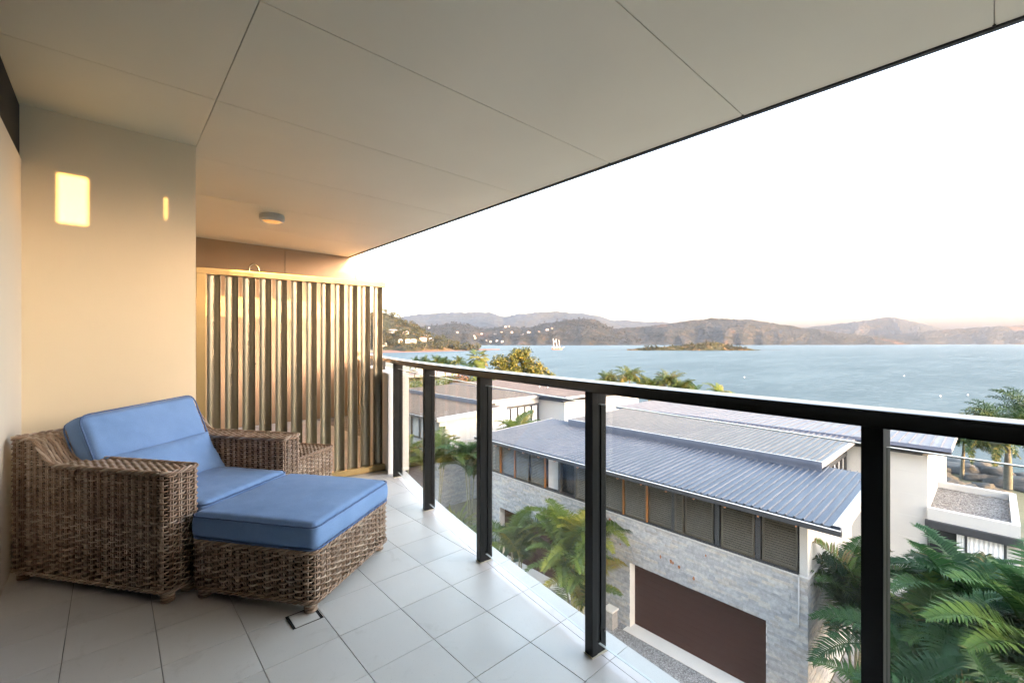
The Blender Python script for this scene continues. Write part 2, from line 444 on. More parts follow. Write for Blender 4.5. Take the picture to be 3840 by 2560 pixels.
# bulkhead light on the neighbour's ceiling
lt = thing('bulkhead_light', 'round grey bulkhead light with amber glass on the ceiling above the screen', 'ceiling light', (1.365, 5.58, CEIL))
mb = MB(); mb.lathe([(0.0, CEIL), (0.125, CEIL), (0.13, CEIL-0.015), (0.13, CEIL-0.055), (0.122, CEIL-0.066), (0.105, CEIL-0.067), (0.102, CEIL-0.045), (0.0, CEIL-0.045)], 1.365, 5.58, 40)
mb.build('housing', M['lamp_grey'], lt, auto=35)
mb = MB(); mb.lathe([(0.1015, CEIL-0.046), (0.098, CEIL-0.066), (0.075, CEIL-0.080), (0.04, CEIL-0.086), (0.0, CEIL-0.087)], 1.365, 5.58, 36)
mb.build('diffuser', M['lamp_glass'], lt, smooth=True)
mb = MB()
nn = 18
P = [(1.365 + 0.112*cos(radians(150) + k*pi/nn*1.1), 5.58 + 0.112*sin(radians(150) + k*pi/nn*1.1), CEIL-0.071) for k in range(nn+1)]
mb.tube(P, 0.009, 6); mb.build('eyelid', M['lamp_grey'], lt, smooth=True)

# privacy screen
SCR = Vector((0.49, 4.175, 0)); sdir = Vector((1.497, -0.155, 0)).normalized(); snor = Vector((-sdir.y, sdir.x, 0))
ps = thing('privacy_screen', 'bronze privacy screen of upright blades at the end of the balcony', 'screen', SCR, math.atan2(sdir.y, sdir.x))
LEN = 1.505
MB().box(0.0, LEN, -0.022, 0.035, 1.782, 1.830).build('top_rail', M['gold'], ps, local=True, bevel=0.002)
MB().box(0.0, LEN-0.01, -0.022, 0.035, 0.006, 0.060).build('bottom_rail', M['gold'], ps, local=True, bevel=0.002)
MB().box(-0.055, -0.002, -0.012, 0.03, 0.0, 1.826).build('wall_jamb', M['gold'], ps, local=True, bevel=0.002)
MB().box(0.0, 0.06, -0.020, 0.033, 0.0605, 1.7815).build('frame_jamb', M['gold'], ps, local=True, bevel=0.002)
bl = MB(); nb = 28; prof = []
ca = radians(14)
ca = radians(6); nb = 16; cs_ = []
for k in range(nb+1):           # concave blade, open towards the viewer's balcony
    t = pi*k/nb; cs_.append((0.0465*cos(t), 0.046*sin(t)**0.9, 0.0443*cos(t), 0.0435*sin(t)**0.9))
rot = lambda p, q: (p*cos(ca) - q*sin(ca), p*sin(ca) + q*cos(ca))
for i in range(nb):
    o0, i0 = rot(cs_[i][0], cs_[i][1]), rot(cs_[i][2], cs_[i][3]); o1, i1 = rot(cs_[i+1][0], cs_[i+1][1]), rot(cs_[i+1][2], cs_[i+1][3])
    prof.append((o0, o1, i1, i0))
base_i = 0
for z in (0.061, 1.781):
    for i in range(nb+1): bl.v.append((*rot(cs_[i][0], cs_[i][1]), z)); bl.v.append((*rot(cs_[i][2], cs_[i][3]), z))
m_ = 2*(nb+1)
for i in range(nb):
    a0, a1, b0, b1 = 2*i, 2*i+2, 2*i+1, 2*i+3
    bl.f += [(a0, a1, a1+m_, a0+m_), (b1, b0, b0+m_, b1+m_), (a0+m_, a1+m_, b1+m_, b0+m_), (a1, a0, b0, b1)]
bl.f += [(0, m_, m_+1, 1), (2*nb, 2*nb+1, 2*nb+1+m_, 2*nb+m_)]
blade = bl.build('blade', M['bronze'], ps, local=True, auto=40)
for k in range(12):
    o = blade if k == 0 else blade.copy()
    if k: COL.objects.link(o)
    o.location = (0.112 + 0.1195*k, -0.014, 0)
for zz in (1.81, 1.26, 0.72, 0.2):
    sw = MB(); sw.tube([(-0.03, -0.0121, zz), (-0.03, -0.0155, zz)], 0.0045, 8)
    sw.build('screw', M['chrome'], ps, local=True)

# outdoor shower pipe behind the screen
sh = thing('shower_pipe', 'bent stainless shower pipe rising just above the slatted screen', 'shower pipe', (0.94, 4.62, 0))
P = [(0.94, 4.62, 0.0), (0.94, 4.62, 1.0), (0.94, 4.62, 1.90)] + [(0.94+0.04-0.04*cos(a), 4.62, 1.92+0.045*sin(a)) for a in [pi*k/8 for k in range(9)]] + [(1.02, 4.62, 1.86)]
MB().tube(P, 0.008, 8).build('pipe', M['chrome'], sh, smooth=True)
mb = MB(); mb.lathe([(0.0, 1.865), (0.018, 1.862), (0.045, 1.84), (0.045, 1.832), (0.0, 1.832)], 1.02, 4.62, 16); mb.build('shower_head', M['chrome'], sh, smooth=True)
mb = MB(); mb.tube([(0.94, 4.60, 1.05), (0.94, 4.52, 1.05)], 0.02, 10); mb.tube([(0.905, 4.53, 1.05), (0.975, 4.53, 1.05)], 0.008, 8)
mb.build('tap', M['chrome'], sh, smooth=True)

# neighbour's half-height wall with a rail on it
hw = thing('half_wall', 'white half-height wall beyond the screen, ending beside the first rail post', 'low wall', (1.95, 4.5, 0))
mb = MB(); pts = []
yy = [3.86, 4.2, 4.8, 5.4, 6.0, 6.6, 7.2, END_Y-0.01]
for a, b in zip(yy[:-1], yy[1:]):
    f = lambda y: XO(y) - 0.17 + 0.04*(y-3.86) * 0
    xa, xb = XO(a)-0.175, XO(b)-0.175
    mb.hexa([(xa, a, 0.001), (xa+0.215, a, 0.001), (xb+0.215, b, 0.001), (xb, b, 0.001), (xa, a, 0.948), (xa+0.215, a, 0.948), (xb+0.215, b, 0.948), (xb, b, 0.948)])
mb.build('upstand', M['white_dull'], hw)
nr = thing('balcony_railing', "neighbour's black rail on short stubs along the white half wall", 'railing', (2.0, 4.5, 0.95))
mb = MB(); yy = [3.80 + 0.3*i for i in range(13)]
for a, b in zip(yy[:-1], yy[1:]):
    xa, xb = XO(a)-0.15, XO(b)-0.15
    b2 = min(b, END_Y-0.02)
    mb.hexa([(xa, a, 1.05), (xa+0.085, a, 1.05), (xb+0.085, b2, 1.05), (xb, b2, 1.05), (xa, a, 1.09), (xa+0.085, a, 1.09), (xb+0.085, b2, 1.09), (xb, b2, 1.09)])
mb.build('handrail', M['rail_cap'], nr)
for y in (4.5, 5.4, 6.3, 7.1):
    x = XO(y)-0.125
    MB().box(x, x+0.05, y-0.02, y+0.02, 0.949, 1.0495).build('stub_post', M['black_alu'], nr)

# balustrade: posts, panes, curved handrail
rl = thing('balcony_railing', 'black balustrade with glass panes curving along the balcony edge', 'railing', (1.45, 1.08, 0))
PY = [-1.58, -0.70, 0.19, 1.085, 1.97, 2.845, 3.735]
def tang(y):
    d = Vector((XO(y+0.01)-XO(y-0.01), 0.02, 0)).normalized(); return d
posts = []
for i, y in enumerate(PY):
    t = tang(y); n = Vector((t.y, -t.x, 0))
    inner = 0.172 - 0.008*max(0, y-1.0)
    c = Vector((XO(y)-inner+0.04, y, 0))
    rz = math.atan2(t.y, t.x) - pi/2
    # hollow section with a glazing channel down the sides: outer boxes around a slot
    mb = MB()
    hw_, hd = 0.021, 0.041
    mb.box(-hd, -0.012, -hw_, hw_, 0.004, 1.0495)
    mb.box(0.012, hd, -hw_+0.004, hw_-0.004, 0.004, 1.0495)
    mb.box(-0.012, 0.012, -0.012, 0.012, 0.004, 1.0495)
    mb.box(-0.0119, 0.0119, -hw_+0.002, hw_-0.002, 1.0, 1.049)
    mb.box(-0.0119, 0.0119, -hw_+0.002, hw_-0.002, 0.005, 0.05)
    p = mb.build('post', M['black_alu'], rl, local=True, bevel=0.0012)
    p.location = c - Vector(rl.location); p.rotation_euler = (0, 0, rz)
    b = MB(); b.box(-hd-0.004, hd+0.004, -hw_-0.004, hw_+0.004, 0.0012, 0.0042)
    q = b.build('base_shim', M['ceiling'], p, local=True)
    sc = MB(); sc.tube([(0.028, -hw_+0.0035, 0.085), (0.028, -hw_-0.001, 0.085)], 0.005, 8)
    sc.build('screw', M['chrome'], p, local=True)
    posts.append((c, t))
for (c0, t0), (c1, t1) in zip(posts[:-1], posts[1:]):
    d = (c1-c0).normalized(); n = Vector((d.y, -d.x, 0))
    a = c0 + d*0.014; b = c1 - d*0.014
    pane = MB(); th = 0.005
    v = [a-n*th, b-n*th, b+n*th, a+n*th]
    pane.hexa([(q.x, q.y, 0.045) for q in v] + [(q.x, q.y, 1.0) for q in v])
    # only the two big faces carry the clear glass; edges get their own strip
    f = pane.f; pane.f = [f[2], f[4]]
    gp = pane.build('glass_pane', M['glass'], rl)
    e = MB()
    for z0, z1 in ((0.0435, 0.0452), (0.9998, 1.0025)):
        e.hexa([(q.x, q.y, z0) for q in v] + [(q.x, q.y, z1) for q in v])
        e.build('glass_edge', M['glass_edge'], gp); e = MB()
hr = MB(); yy = [BACK_Y+0.02 + (3.80-BACK_Y-0.02)*i/44 for i in range(45)]
def rail_c(y): return XO(y) - (0.172 - 0.008*max(0, y-1.0)) + 0.04
secp = [(-0.046, 1.0505), (-0.046, 1.084), (-0.0445, 1.0885), (-0.041, 1.0905), (0.041, 1.0905), (0.0445, 1.0885), (0.046, 1.084), (0.046, 1.0505)]
b0 = 0; ns = len(secp)
for i, y in enumerate(yy):
    t = tang(y); n = Vector((t.y, -t.x, 0)); c = Vector((rail_c(y), y, 0))
    for (o, z) in secp:
        q = c + n*o; hr.v.append((q.x, q.y, z))
for i in range(len(yy)-1):
    for k in range(ns):
        l = (k+1) % ns
        hr.f.append((i*ns+k, i*ns+l, (i+1)*ns+l, (i+1)*ns+k))
hr.f.append(tuple(range(ns))); hr.f.append(tuple((len(yy)-1)*ns + k for k in range(ns-1, -1, -1)))
hr.build('handrail', M['rail_cap'], rl, auto=50)

# ================================================================== WICKER SEATING
def round_loop(poly, r, seg=5):
    out = []; n = len(poly)
    for i in range(n):
        p = Vector(poly[i]); a = Vector(poly[i-1]) - p; b = Vector(poly[(i+1) % n]) - p
        rr = min(r, a.length*0.45, b.length*0.45)
        a.normalize(); b.normalize()
        s_, e_ = p + a*rr, p + b*rr
        for k in range(seg+1):
            t = k/seg; out.append(s_*(1-t)**2 + p*(2*t*(1-t)) + e_*t**2)
    return out
def resample(loop, step, mult=2):
    L = [0]; n = len(loop)
    for i in range(n): L.append(L[-1] + (loop[(i+1) % n]-loop[i]).length)
    m = max(mult, int(round(L[-1]/step/mult))*mult); out = []; j = 0
    for k in range(m):
        s_ = L[-1]*k/m
        while L[j+1] < s_: j += 1
        t = (s_-L[j])/max(1e-9, L[j+1]-L[j]); out.append(loop[j].lerp(loop[(j+1) % n], t))
    return out
def weave(parent, loop, z0, ztop, pitch=0.0138, stake=0.042, rr=0.0050, amp=0.0076, seed=0):
    """horizontal strands woven in and out of upright stakes round a closed outline"""
    r = random.Random(seed)
    P = resample(loop, stake/4, 8); n = len(P)
    nor = []
    for i in range(n):
        d = P[(i+1) % n]-P[i-1]; nor.append(Vector((d.y, -d.x)).normalized())
    area = sum(P[i].x*P[(i+1) % n].y-P[(i+1) % n].x*P[i].y for i in range(n))
    if area < 0: nor = [-q for q in nor]
    zt = [ztop(q.x, q.y) for q in P]; zmax = max(zt)
    st = MB()
    rows = int((zmax-z0)/pitch)
    for k in range(rows):
        z = z0 + (k+0.5)*pitch; ph = (k // 1) % 2
        run = []
        def flush():
            if len(run) > 2: st.tube(run, rr, 4, closed=(len(run) == n), flat=0.8)
        for i in range(n+1):
            ii = i % n
            if i == n and len(run) == n: break
            if z < zt[ii] - 0.004 and i < n:
                w = cos(pi*ii/4 + pi*ph)
                o = amp*(1 if w > 0.5 else -1 if w < -0.5 else 0) + r.uniform(-0.0004, 0.0004)
                q = P[ii] + nor[ii]*o
                run.append((q.x, q.y, z + r.uniform(-0.0005, 0.0005)))
            else:
                flush(); run = []
        flush()
    st.build('wicker_weave', M['wicker'], parent, local=True, smooth=True, kind='stuff')
    up = MB()
    for i in range(0, n, 4):
        for s_ in (-0.006, 0.006):
            tdir = (P[(i+1) % n]-P[i-1]).normalized()
            q = P[i] + tdir*s_
            up.tube([(q.x, q.y, z0-0.004), (q.x, q.y, zt[i]-0.002)], 0.0045, 4)
    up.build('wicker_stakes', M['wicker'], parent, local=True, smooth=True, kind='stuff')
    for zf in (lambda i: zt[i] + 0.002, lambda i: z0 - 0.002):     # plaited rims, top and bottom
        br = MB()
        for s_ in range(3):
            pts = []
            for i in range(n):
                a = 2*pi*i/10 + 2*pi*s_/3
                q = P[i] + nor[i]*(0.002 + 0.0075*cos(a)); pts.append((q.x, q.y, zf(i) + 0.0075*sin(a)))
            br.tube(pts, 0.0058, 5, closed=True)
        br.build('plaited_rim', M['wicker'], parent, local=True, smooth=True)
    return P, nor, zt

def cushion(name, w, d, h, rnd, puff, seed, mat, nseg=48, wrinkle=0.0045, knife=False):
    """a boxed cushion: rounded box with swollen faces, centred on the origin"""
    bm = bmesh.new(); idx = {}; vsl = []; fsl = []
    hx, hy, hz = w/2, d/2, h/2
    def emb(u):   # denser near edges
        return math.sin(u*pi/2)*0.35 + u*0.65
    nx, ny, nz_ = nseg, nseg, 6
    def vert(i, j, k):
        key = (i, j, k)
        if key in idx: return idx[key]
        x, y, z = emb(2*i/nx-1), emb(2*j/ny-1), 2*k/nz_-1
        p = Vector((x*hx, y*hy, z*hz))
        if knife:
            e = (1-abs(x)**3)*(1-abs(y)**3)
            q = Vector((p.x, p.y, z*hz*(0.06+0.94*max(0, e)**0.55)))
            ear = 1 - 0.06*(1-abs(y)**2)*(abs(x)**4)
            q.x *= ear; q.y *= 1 - 0.08*(1-abs(x)**2)*(abs(y)**4)
        else:
            inn = Vector([max(-(a-rnd), min(a-rnd, b)) for a, b in zip((hx, hy, hz), p)])
            dv = p - inn; q = inn + (dv.normalized()*rnd if dv.length > 1e-9 else dv)
            e = (1-x*x)*(1-y*y)
            q.z += puff*(e**0.6)*(1 if z > 0.3 else -1 if z < -0.3 else z/0.3)
            ez = 1-z*z
            q.x += 0.006*ez*(1 if x > 0.9 else -1 if x < -0.9 else 0); q.y += 0.006*ez*(1 if y > 0.9 else -1 if y < -0.9 else 0)
        nn_ = noise.noise(Vector((q.x*9+seed, q.y*9, q.z*9))) + 0.6*noise.noise(Vector((q.x*24+seed, q.y*22, q.z*20)))
        edge = max(abs(x), abs(y))**2
        tx = q.y if abs(x) > abs(y) else q.x
        nn_ += 1.1*edge**4*noise.noise(Vector((tx*55+seed*3, 0.3*edge, seed)))*(0.6+0.6*noise.noise(Vector((tx*6, seed, 1))))
        q += Vector((0, 0, 1 if z > 0 else -1))*nn_*wrinkle*(0.45+0.8*edge)
        idx[key] = len(vsl); vsl.append(tuple(q)); return idx[key]
    for i in range(nx):
        for j in range(ny):
            fsl.append((vert(i, j, 0), vert(i, j+1, 0), vert(i+1, j+1, 0), vert(i+1, j, 0)))
            fsl.append((vert(i, j, nz_), vert(i+1, j, nz_), vert(i+1, j+1, nz_), vert(i, j+1, nz_)))
    for i in range(nx):
        for k in range(nz_):
            fsl.append((vert(i, 0, k), vert(i+1, 0, k), vert(i+1, 0, k+1), vert(i, 0, k+1)))
            fsl.append((vert(i, ny, k), vert(i, ny, k+1), vert(i+1, ny, k+1), vert(i+1, ny, k)))
    for j in range(ny):
        for k in range(nz_):
            fsl.append((vert(0, j, k), vert(0, j, k+1), vert(0, j+1, k+1), vert(0, j+1, k)))
            fsl.append((vert(nx, j, k), vert(nx, j+1, k), vert(nx, j+1, k+1), vert(nx, j, k+1)))
    bm.free()
    mb = MB(); mb.v = vsl; mb.f = fsl
    o = mb.build(name, mat, None, smooth=True)
    if not knife:
        lp = round_loop([(-hx, -hy), (hx, -hy), (hx, hy), (-hx, hy)], rnd*1.6, 6)
        lp = resample(lp, 0.02, 4)
        for zz in (hz-rnd*0.35, -hz+rnd*0.35):
            t = MB(); t.tube([(q.x*(1+0.004/hx), q.y*(1+0.004/hy), zz + 0.0022*sin(i*1.7+seed)*0.4) for i, q in enumerate(lp)], 0.0042, 6, closed=True)
            t.build('piping', M['piping'], o, local=True, smooth=True)
    else:
        lp = [(-hx, -hy*0.93), (0, -hy*0.93), (hx, -hy*0.93), (hx, 0), (hx, hy*0.93), (0, hy*0.93), (-hx, hy*0.93), (-hx, 0)]
    return o

CH_O = Vector((0.195, 2.643, 0)); CH_A = radians(-54.5)
def ch_world(a, b, z):
    u = Vector((cos(CH_A), sin(CH_A), 0)); v = Vector((-sin(CH_A), cos(CH_A), 0))
    p = CH_O + u*a + v*b; p.z = z; return p

# armchair: one U-shaped woven shell
ac = thing('wicker_armchair', 'wide brown wicker armchair in the corner with sloping arms', 'armchair', CH_O, CH_A)
def shell_top(a, b):
    return 0.62 + 0.125*smooth((-0.705 - a)/0.155)
shell = round_loop([(0.0, 0.0), (0.0, 0.165), (-0.83, 0.165), (-0.83, 0.765), (0.0, 0.765), (0.0, 0.925), (-1.0, 0.925), (-1.0, 0.0)], 0.03, 5)
inner = round_loop([(-0.012, 0.012), (-0.012, 0.153), (-0.842, 0.153), (-0.842, 0.777), (-0.012, 0.777), (-0.012, 0.913), (-0.988, 0.913), (-0.988, 0.012)], 0.025, 4)
weave(ac, shell, 0.062, shell_top, seed=1)
core = MB()
pl = [(q.x, q.y) for q in inner]
def strip_core(a0, a1, b0_, b1_):
    k = 24
    for i in range(k):
        x0, x1 = lerp(a0, a1, i/k), lerp(a0, a1, (i+1)/k)
        core.hexa([(x0, b0_, 0.06), (x1, b0_, 0.06), (x1, b1_, 0.06), (x0, b1_, 0.06),
                   (x0, b0_, shell_top(x0, 0)-0.014), (x1, b0_, shell_top(x1, 0)-0.014), (x1, b1_, shell_top(x1, 0)-0.014), (x0, b1_, shell_top(x0, 0)-0.014)])
strip_core(-0.988, -0.012, 0.012, 0.153); strip_core(-0.988, -0.012, 0.777, 0.913)
core.box(-0.988, -0.842, 0.153, 0.777, 0.06, 0.731)
core.box(-0.842, -0.02, 0.153, 0.777, 0.08, 0.26)
core.build('frame', M['wicker_core'], ac, local=True)  # dark filler core, paints the shade between the strands
top = MB(); r = random.Random(7)
for (b0_, b1_) in ((0.008, 0.157), (0.773, 0.917)):
    k = 10
    for s_ in range(k):
        b = lerp(b0_+0.006, b1_-0.006, s_/(k-1)); pts = []
        m = 74
        for i in range(m+1):
            a = lerp(-0.012, -0.985, i/m)
            pts.append((a, b + r.uniform(-0.001, 0.001), shell_top(a, b) - 0.002 + 0.0042*cos(pi*i/2 + pi*(s_ % 2))))
        top.tube(pts, 0.0062, 4, flat=1.15)
    for i in range(0, 48):
        a = -0.02 - i*0.0205
        top.tube([(a, b0_, shell_top(a, 0)-0.003), (a, b1_, shell_top(a, 0)-0.003)], 0.0042, 4)
for s_ in range(11):
    a = lerp(-0.985, -0.845, s_/10)
    top.tube([(a, lerp(0.16, 0.77, i/40), 0.745 - 0.002 + 0.0042*cos(pi*i/2 + pi*(s_ % 2))) for i in range(41)], 0.0062, 4, flat=1.15)
top.build('woven_top', M['wicker'], ac, local=True, smooth=True)
ft = [(-0.03, 0.03), (-0.03, 0.135), (-0.965, 0.035), (-0.03, 0.79), (-0.03, 0.89), (-0.965, 0.89)]
for (a, b) in ft:
    mb = MB(); mb.lathe([(0.0, 0.0015), (0.022, 0.0015), (0.024, 0.012), (0.0245, 0.03), (0.026, 0.064)], a, b, 14)
    for q in range(4):
        mb.tube([(a+0.025*cos(2*pi*k/14), b+0.025*sin(2*pi*k/14), 0.009+q*0.014) for k in range(14)], 0.0058, 5, closed=True)
    mb.build('foot', M['wicker'], ac, local=True, smooth=True)

# ottoman
ot = thing('wicker_ottoman', 'low brown wicker ottoman pushed up against the armchair', 'ottoman', CH_O, CH_A)
OA0, OA1, OB0, OB1 = 0.065, 0.735, 0.072, 0.760
ol = round_loop([(OA0, OB0), (OA1, OB0), (OA1, OB1), (OA0, OB1)], 0.045, 6)
weave(ot, ol, 0.062, lambda a, b: 0.285, seed=5)
mb = MB(); mb.prism([(q.x, q.y) for q in round_loop([(OA0+0.013, OB0+0.013), (OA1-0.013, OB0+0.013), (OA1-0.013, OB1-0.013), (OA0+0.013, OB1-0.013)], 0.035, 5)], 0.06, 0.278)
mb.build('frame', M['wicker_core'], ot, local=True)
for (a, b) in ((OA0+0.04, OB0+0.035), (OA1-0.04, OB0+0.035), (OA1-0.04, OB1-0.035), (OA0+0.04, OB1-0.035)):
    mb = MB(); mb.lathe([(0.0, 0.003), (0.022, 0.003), (0.024, 0.012), (0.0245, 0.03), (0.026, 0.064)], a, b, 14)
    for q in range(4):
        mb.tube([(a+0.025*cos(2*pi*k/14), b+0.025*sin(2*pi*k/14), 0.010+q*0.014) for k in range(14)], 0.0058, 5, closed=True)
    mb.build('foot', M['wicker'], ot, local=True, smooth=True)

# side table
st_ = thing('wicker_side_table', 'small square wicker side table between the armchair and the screen', 'side table', CH_O, CH_A)
TA0, TA1, TB0, TB1 = -0.435, -0.03, 0.945, 1.335
tl = round_loop([(TA0, TB0), (TA1, TB0), (TA1, TB1), (TA0, TB1)], 0.03, 5)
weave(st_, tl, 0.03, lambda a, b: 0.445, seed=9)
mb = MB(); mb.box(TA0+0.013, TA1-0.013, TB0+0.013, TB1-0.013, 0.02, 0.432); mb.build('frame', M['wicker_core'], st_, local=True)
mb = MB()
for i in range(20):
    b = lerp(TB0+0.012, TB1-0.012, i/19)
    mb.tube([(lerp(TA0+0.01, TA1-0.01, k/24), b, 0.444 + 0.004*cos(pi*k + pi*(i % 2))) for k in range(25)], 0.006, 4)
for i in range(9):
    a = lerp(TA0+0.03, TA1-0.03, i/8)
    mb.tube([(a, TB0+0.01, 0.443), (a, TB1-0.01, 0.443)], 0.0055, 4)
mb.build('woven_top', M['wicker'], st_, local=True, smooth=True)
for (a, b) in ((TA0+0.03, TB0+0.03), (TA1-0.03, TB0+0.03), (TA1-0.03, TB1-0.03), (TA0+0.03, TB1-0.03)):
    MB().lathe([(0.0, 0.003), (0.022, 0.003), (0.024, 0.03)], a, b, 12).build('foot', M['wicker'], st_, local=True, smooth=True)

# cushions (loose: things of their own)
def put(o, a, b, z, rx=0, ry=0, rz=0, roll=0):
    o.matrix_world = Matrix.Translation(ch_world(a, b, z)) @ Matrix.Rotation(CH_A + rz, 4, 'Z') @ Matrix.Rotation(ry, 4, 'Y') @ Matrix.Rotation(rx, 4, 'X') @ Matrix.Rotation(roll, 4, 'Z')
    return o
c1 = cushion('cushion', 0.86, 0.595, 0.145, 0.032, 0.022, 1.3, M['fabric'])
put(c1, -0.395, 0.465, 0.355); tag(c1, 'blue seat cushion inside the wicker armchair', 'cushion', 'blue cushions')
c2 = cushion('cushion', 0.685, 0.685, 0.125, 0.030, 0.024, 4.1, M['fabric'], wrinkle=0.003)
put(c2, 0.400, 0.415, 0.352); tag(c2, 'square blue cushion lying on top of the wicker ottoman', 'cushion', 'blue cushions')
c3 = cushion('cushion', 0.47, 0.675, 0.145, 0.034, 0.012, 7.7, M['fabric'])
put(c3, -0.690, 0.462, 0.628, ry=radians(-112), roll=radians(-3.2)); tag(c3, 'large blue back cushion leaning in the armchair, highest of the cushions', 'cushion', 'blue cushions')
c4 = cushion('lumbar_pillow', 0.28, 0.62, 0.15, 0.03, 0.02, 11.2, M['fabric'], wrinkle=0.006, knife=True)
put(c4, -0.515, 0.465, 0.520, ry=radians(-122), roll=radians(-1.5)); tag(c4, 'narrow blue lumbar pillow in front of the back cushion', 'pillow', 'blue cushions')

# ================================================================== HOUSES
GZ = -8.95
M['stone'] = island_mat('split_stone', [(0, (0.31, 0.325, 0.345)), (0.3, (0.37, 0.385, 0.40)), (0.6, (0.42, 0.43, 0.44)), (0.8, (0.45, 0.445, 0.435)), (0.92, (0.47, 0.445, 0.405)), (1, (0.34, 0.335, 0.33))], 0.75, 0.45, 9, 0.5, 40, 0.008)
M['mortar'] = varied('stone_backing', (0.14, 0.145, 0.15), (0.2, 0.2, 0.2), 4, 0.9)
M['shutter'] = varied('olive_shutter', (0.052, 0.046, 0.033), (0.072, 0.065, 0.047), 5, 0.45)
M['timber'] = varied('orange_timber', (0.20, 0.085, 0.025), (0.27, 0.12, 0.036), 9, 0.5, stretch=(1, 1, 0.2))
M['dark_trim'] = varied('charcoal_trim', (0.024, 0.027, 0.032), (0.034, 0.037, 0.043), 4, 0.5)
M['slate_trim'] = varied('slate_fascia', (0.085, 0.10, 0.14), (0.105, 0.12, 0.16), 3, 0.4)
M['verge'] = varied('grey_verge', (0.24, 0.235, 0.24), (0.30, 0.295, 0.30), 3, 0.45)
M['copper'] = varied('copper_bracket', (0.42, 0.20, 0.11), (0.5, 0.26, 0.15), 6, 0.5, metal=0.3)
M['curtain'] = varied('white_curtain', (0.62, 0.64, 0.66), (0.72, 0.74, 0.76), 3, 0.9)
M['gutter_lip'] = varied('pale_gutter', (0.42, 0.43, 0.45), (0.52, 0.53, 0.55), 6, 0.35)  # sky highlight on the lip put into the colour; also pale pipes
M['rust'] = varied('rusty_stain', (0.20, 0.07, 0.02), (0.34, 0.13, 0.04), 30, 0.9)

def garage_mat():
    m, nt, p = mat_new('dark_timber_door')
    v = worldpos(nt, (1, 0.25, 6)); f = nz(nt, v, 5, 6)
    c = ramp(nt, [(0.25, (0.030, 0.010, 0.006)), (0.75, (0.056, 0.021, 0.013))], f)
    nt.links.new(c, p.inputs['Base Color']); p.inputs['Roughness'].default_value = 0.6; p.inputs['Specular IOR Level'].default_value = 0.15
    return m
M['garage'] = garage_mat()
def roof_mat(name, a, b, frost, frost_amt):
    m, nt, p = mat_new(name)
    v = worldpos(nt, (0.5, 2.2, 1)); f = nz(nt, v, 1.1, 5, 0.6)
    base = ramp(nt, [(0.3, a), (0.7, b)], f)
    v2 = worldpos(nt, (0.55, 5.0, 1)); g = nz(nt, v2, 1.0, 6, 0.65)
    fr = ramp(nt, [(0.50, (0,)*3), (0.62, (frost_amt,)*3)], g)
    c = mixc(nt, fr, base, frost)
    nt.links.new(c, p.inputs['Base Color'])
    p.inputs['Metallic'].default_value = 0.0; p.inputs['Specular IOR Level'].default_value = 0.12
    nt.links.new(ramp(nt, [(0.35, (0.38,)*3), (0.7, (0.6,)*3)], g), p.inputs['Roughness'])
    return m
M['roof_blue'] = roof_mat('blue_grey_roof', (0.052, 0.064, 0.088), (0.068, 0.080, 0.105), (0.105, 0.118, 0.145), 0.5)
M['roof_grey'] = roof_mat('grey_roof', (0.072, 0.075, 0.084), (0.09, 0.093, 0.10), (0.14, 0.142, 0.15), 0.5)
M['roof_warm'] = roof_mat('warm_grey_roof', (0.052, 0.047, 0.047), (0.066, 0.060, 0.060), (0.10, 0.092, 0.09), 0.6)
def gravel_mat(name, a, b, c_, scale):
    m, nt, p = mat_new(name)
    v = worldpos(nt); vo = N(nt, 'ShaderNodeTexVoronoi'); vo.inputs['Scale'].default_value = scale
    nt.links.new(v, vo.inputs['Vector'])
    s = N(nt, 'ShaderNodeSeparateColor'); nt.links.new(vo.outputs['Color'], s.inputs[0])
    c = ramp(nt, [(0, a), (0.5, b), (1, c_)], s.outputs[0])
    c = mixc(nt, 0.4, c, ramp(nt, [(0.3, (0.5,)*3), (0.7, (1,)*3)], nz(nt, v, 0.9, 4)), 'MULTIPLY')
    nt.links.new(c, p.inputs['Base Color']); p.inputs['Roughness'].default_value = 0.9
    bump(nt, p, vo.outputs['Distance'], 0.6, 0.02)
    return m
M['gravel'] = gravel_mat('roof_gravel', (0.05, 0.045, 0.042), (0.12, 0.11, 0.105), (0.26, 0.25, 0.24), 26)
M['aggregate'] = gravel_mat('exposed_aggregate', (0.12, 0.12, 0.12), (0.24, 0.24, 0.24), (0.46, 0.46, 0.46), 38)

def ribbed(parent, name, mat, x0, x1, y0, y1, z0, z1, pitch=0.2, rib_h=0.04, rib_w=0.052, sag=None):
    """standing-rib metal sheet running from x0 to x1"""
    mb = MB(); n = int((y1-y0)/pitch); prof = []
    for i in range(n):
        y = y0 + i*(y1-y0)/n; p = (y1-y0)/n
        prof += [(y, 0), (y+p-rib_w, 0), (y+p-rib_w*0.72, rib_h), (y+p-rib_w*0.28, rib_h)]
    prof.append((y1, 0))
    xs = [x0, x1]; m = len(prof)
    for x in xs:
        z = lerp(z0, z1, (x-x0)/(x1-x0))
        for (y, h) in prof: mb.v.append((x, y, z+h))
    for k in range(m-1): mb.f.append((k, m+k, m+k+1, k+1))
    o = len(mb.v)
    # underside
    for x in xs:
        z = lerp(z0, z1, (x-x0)/(x1-x0)) - 0.03
        mb.v += [(x, y0, z), (x, y1, z)]
    mb.f += [(o, o+1, o+3, o+2)]
    return mb.build(name, mat, parent)

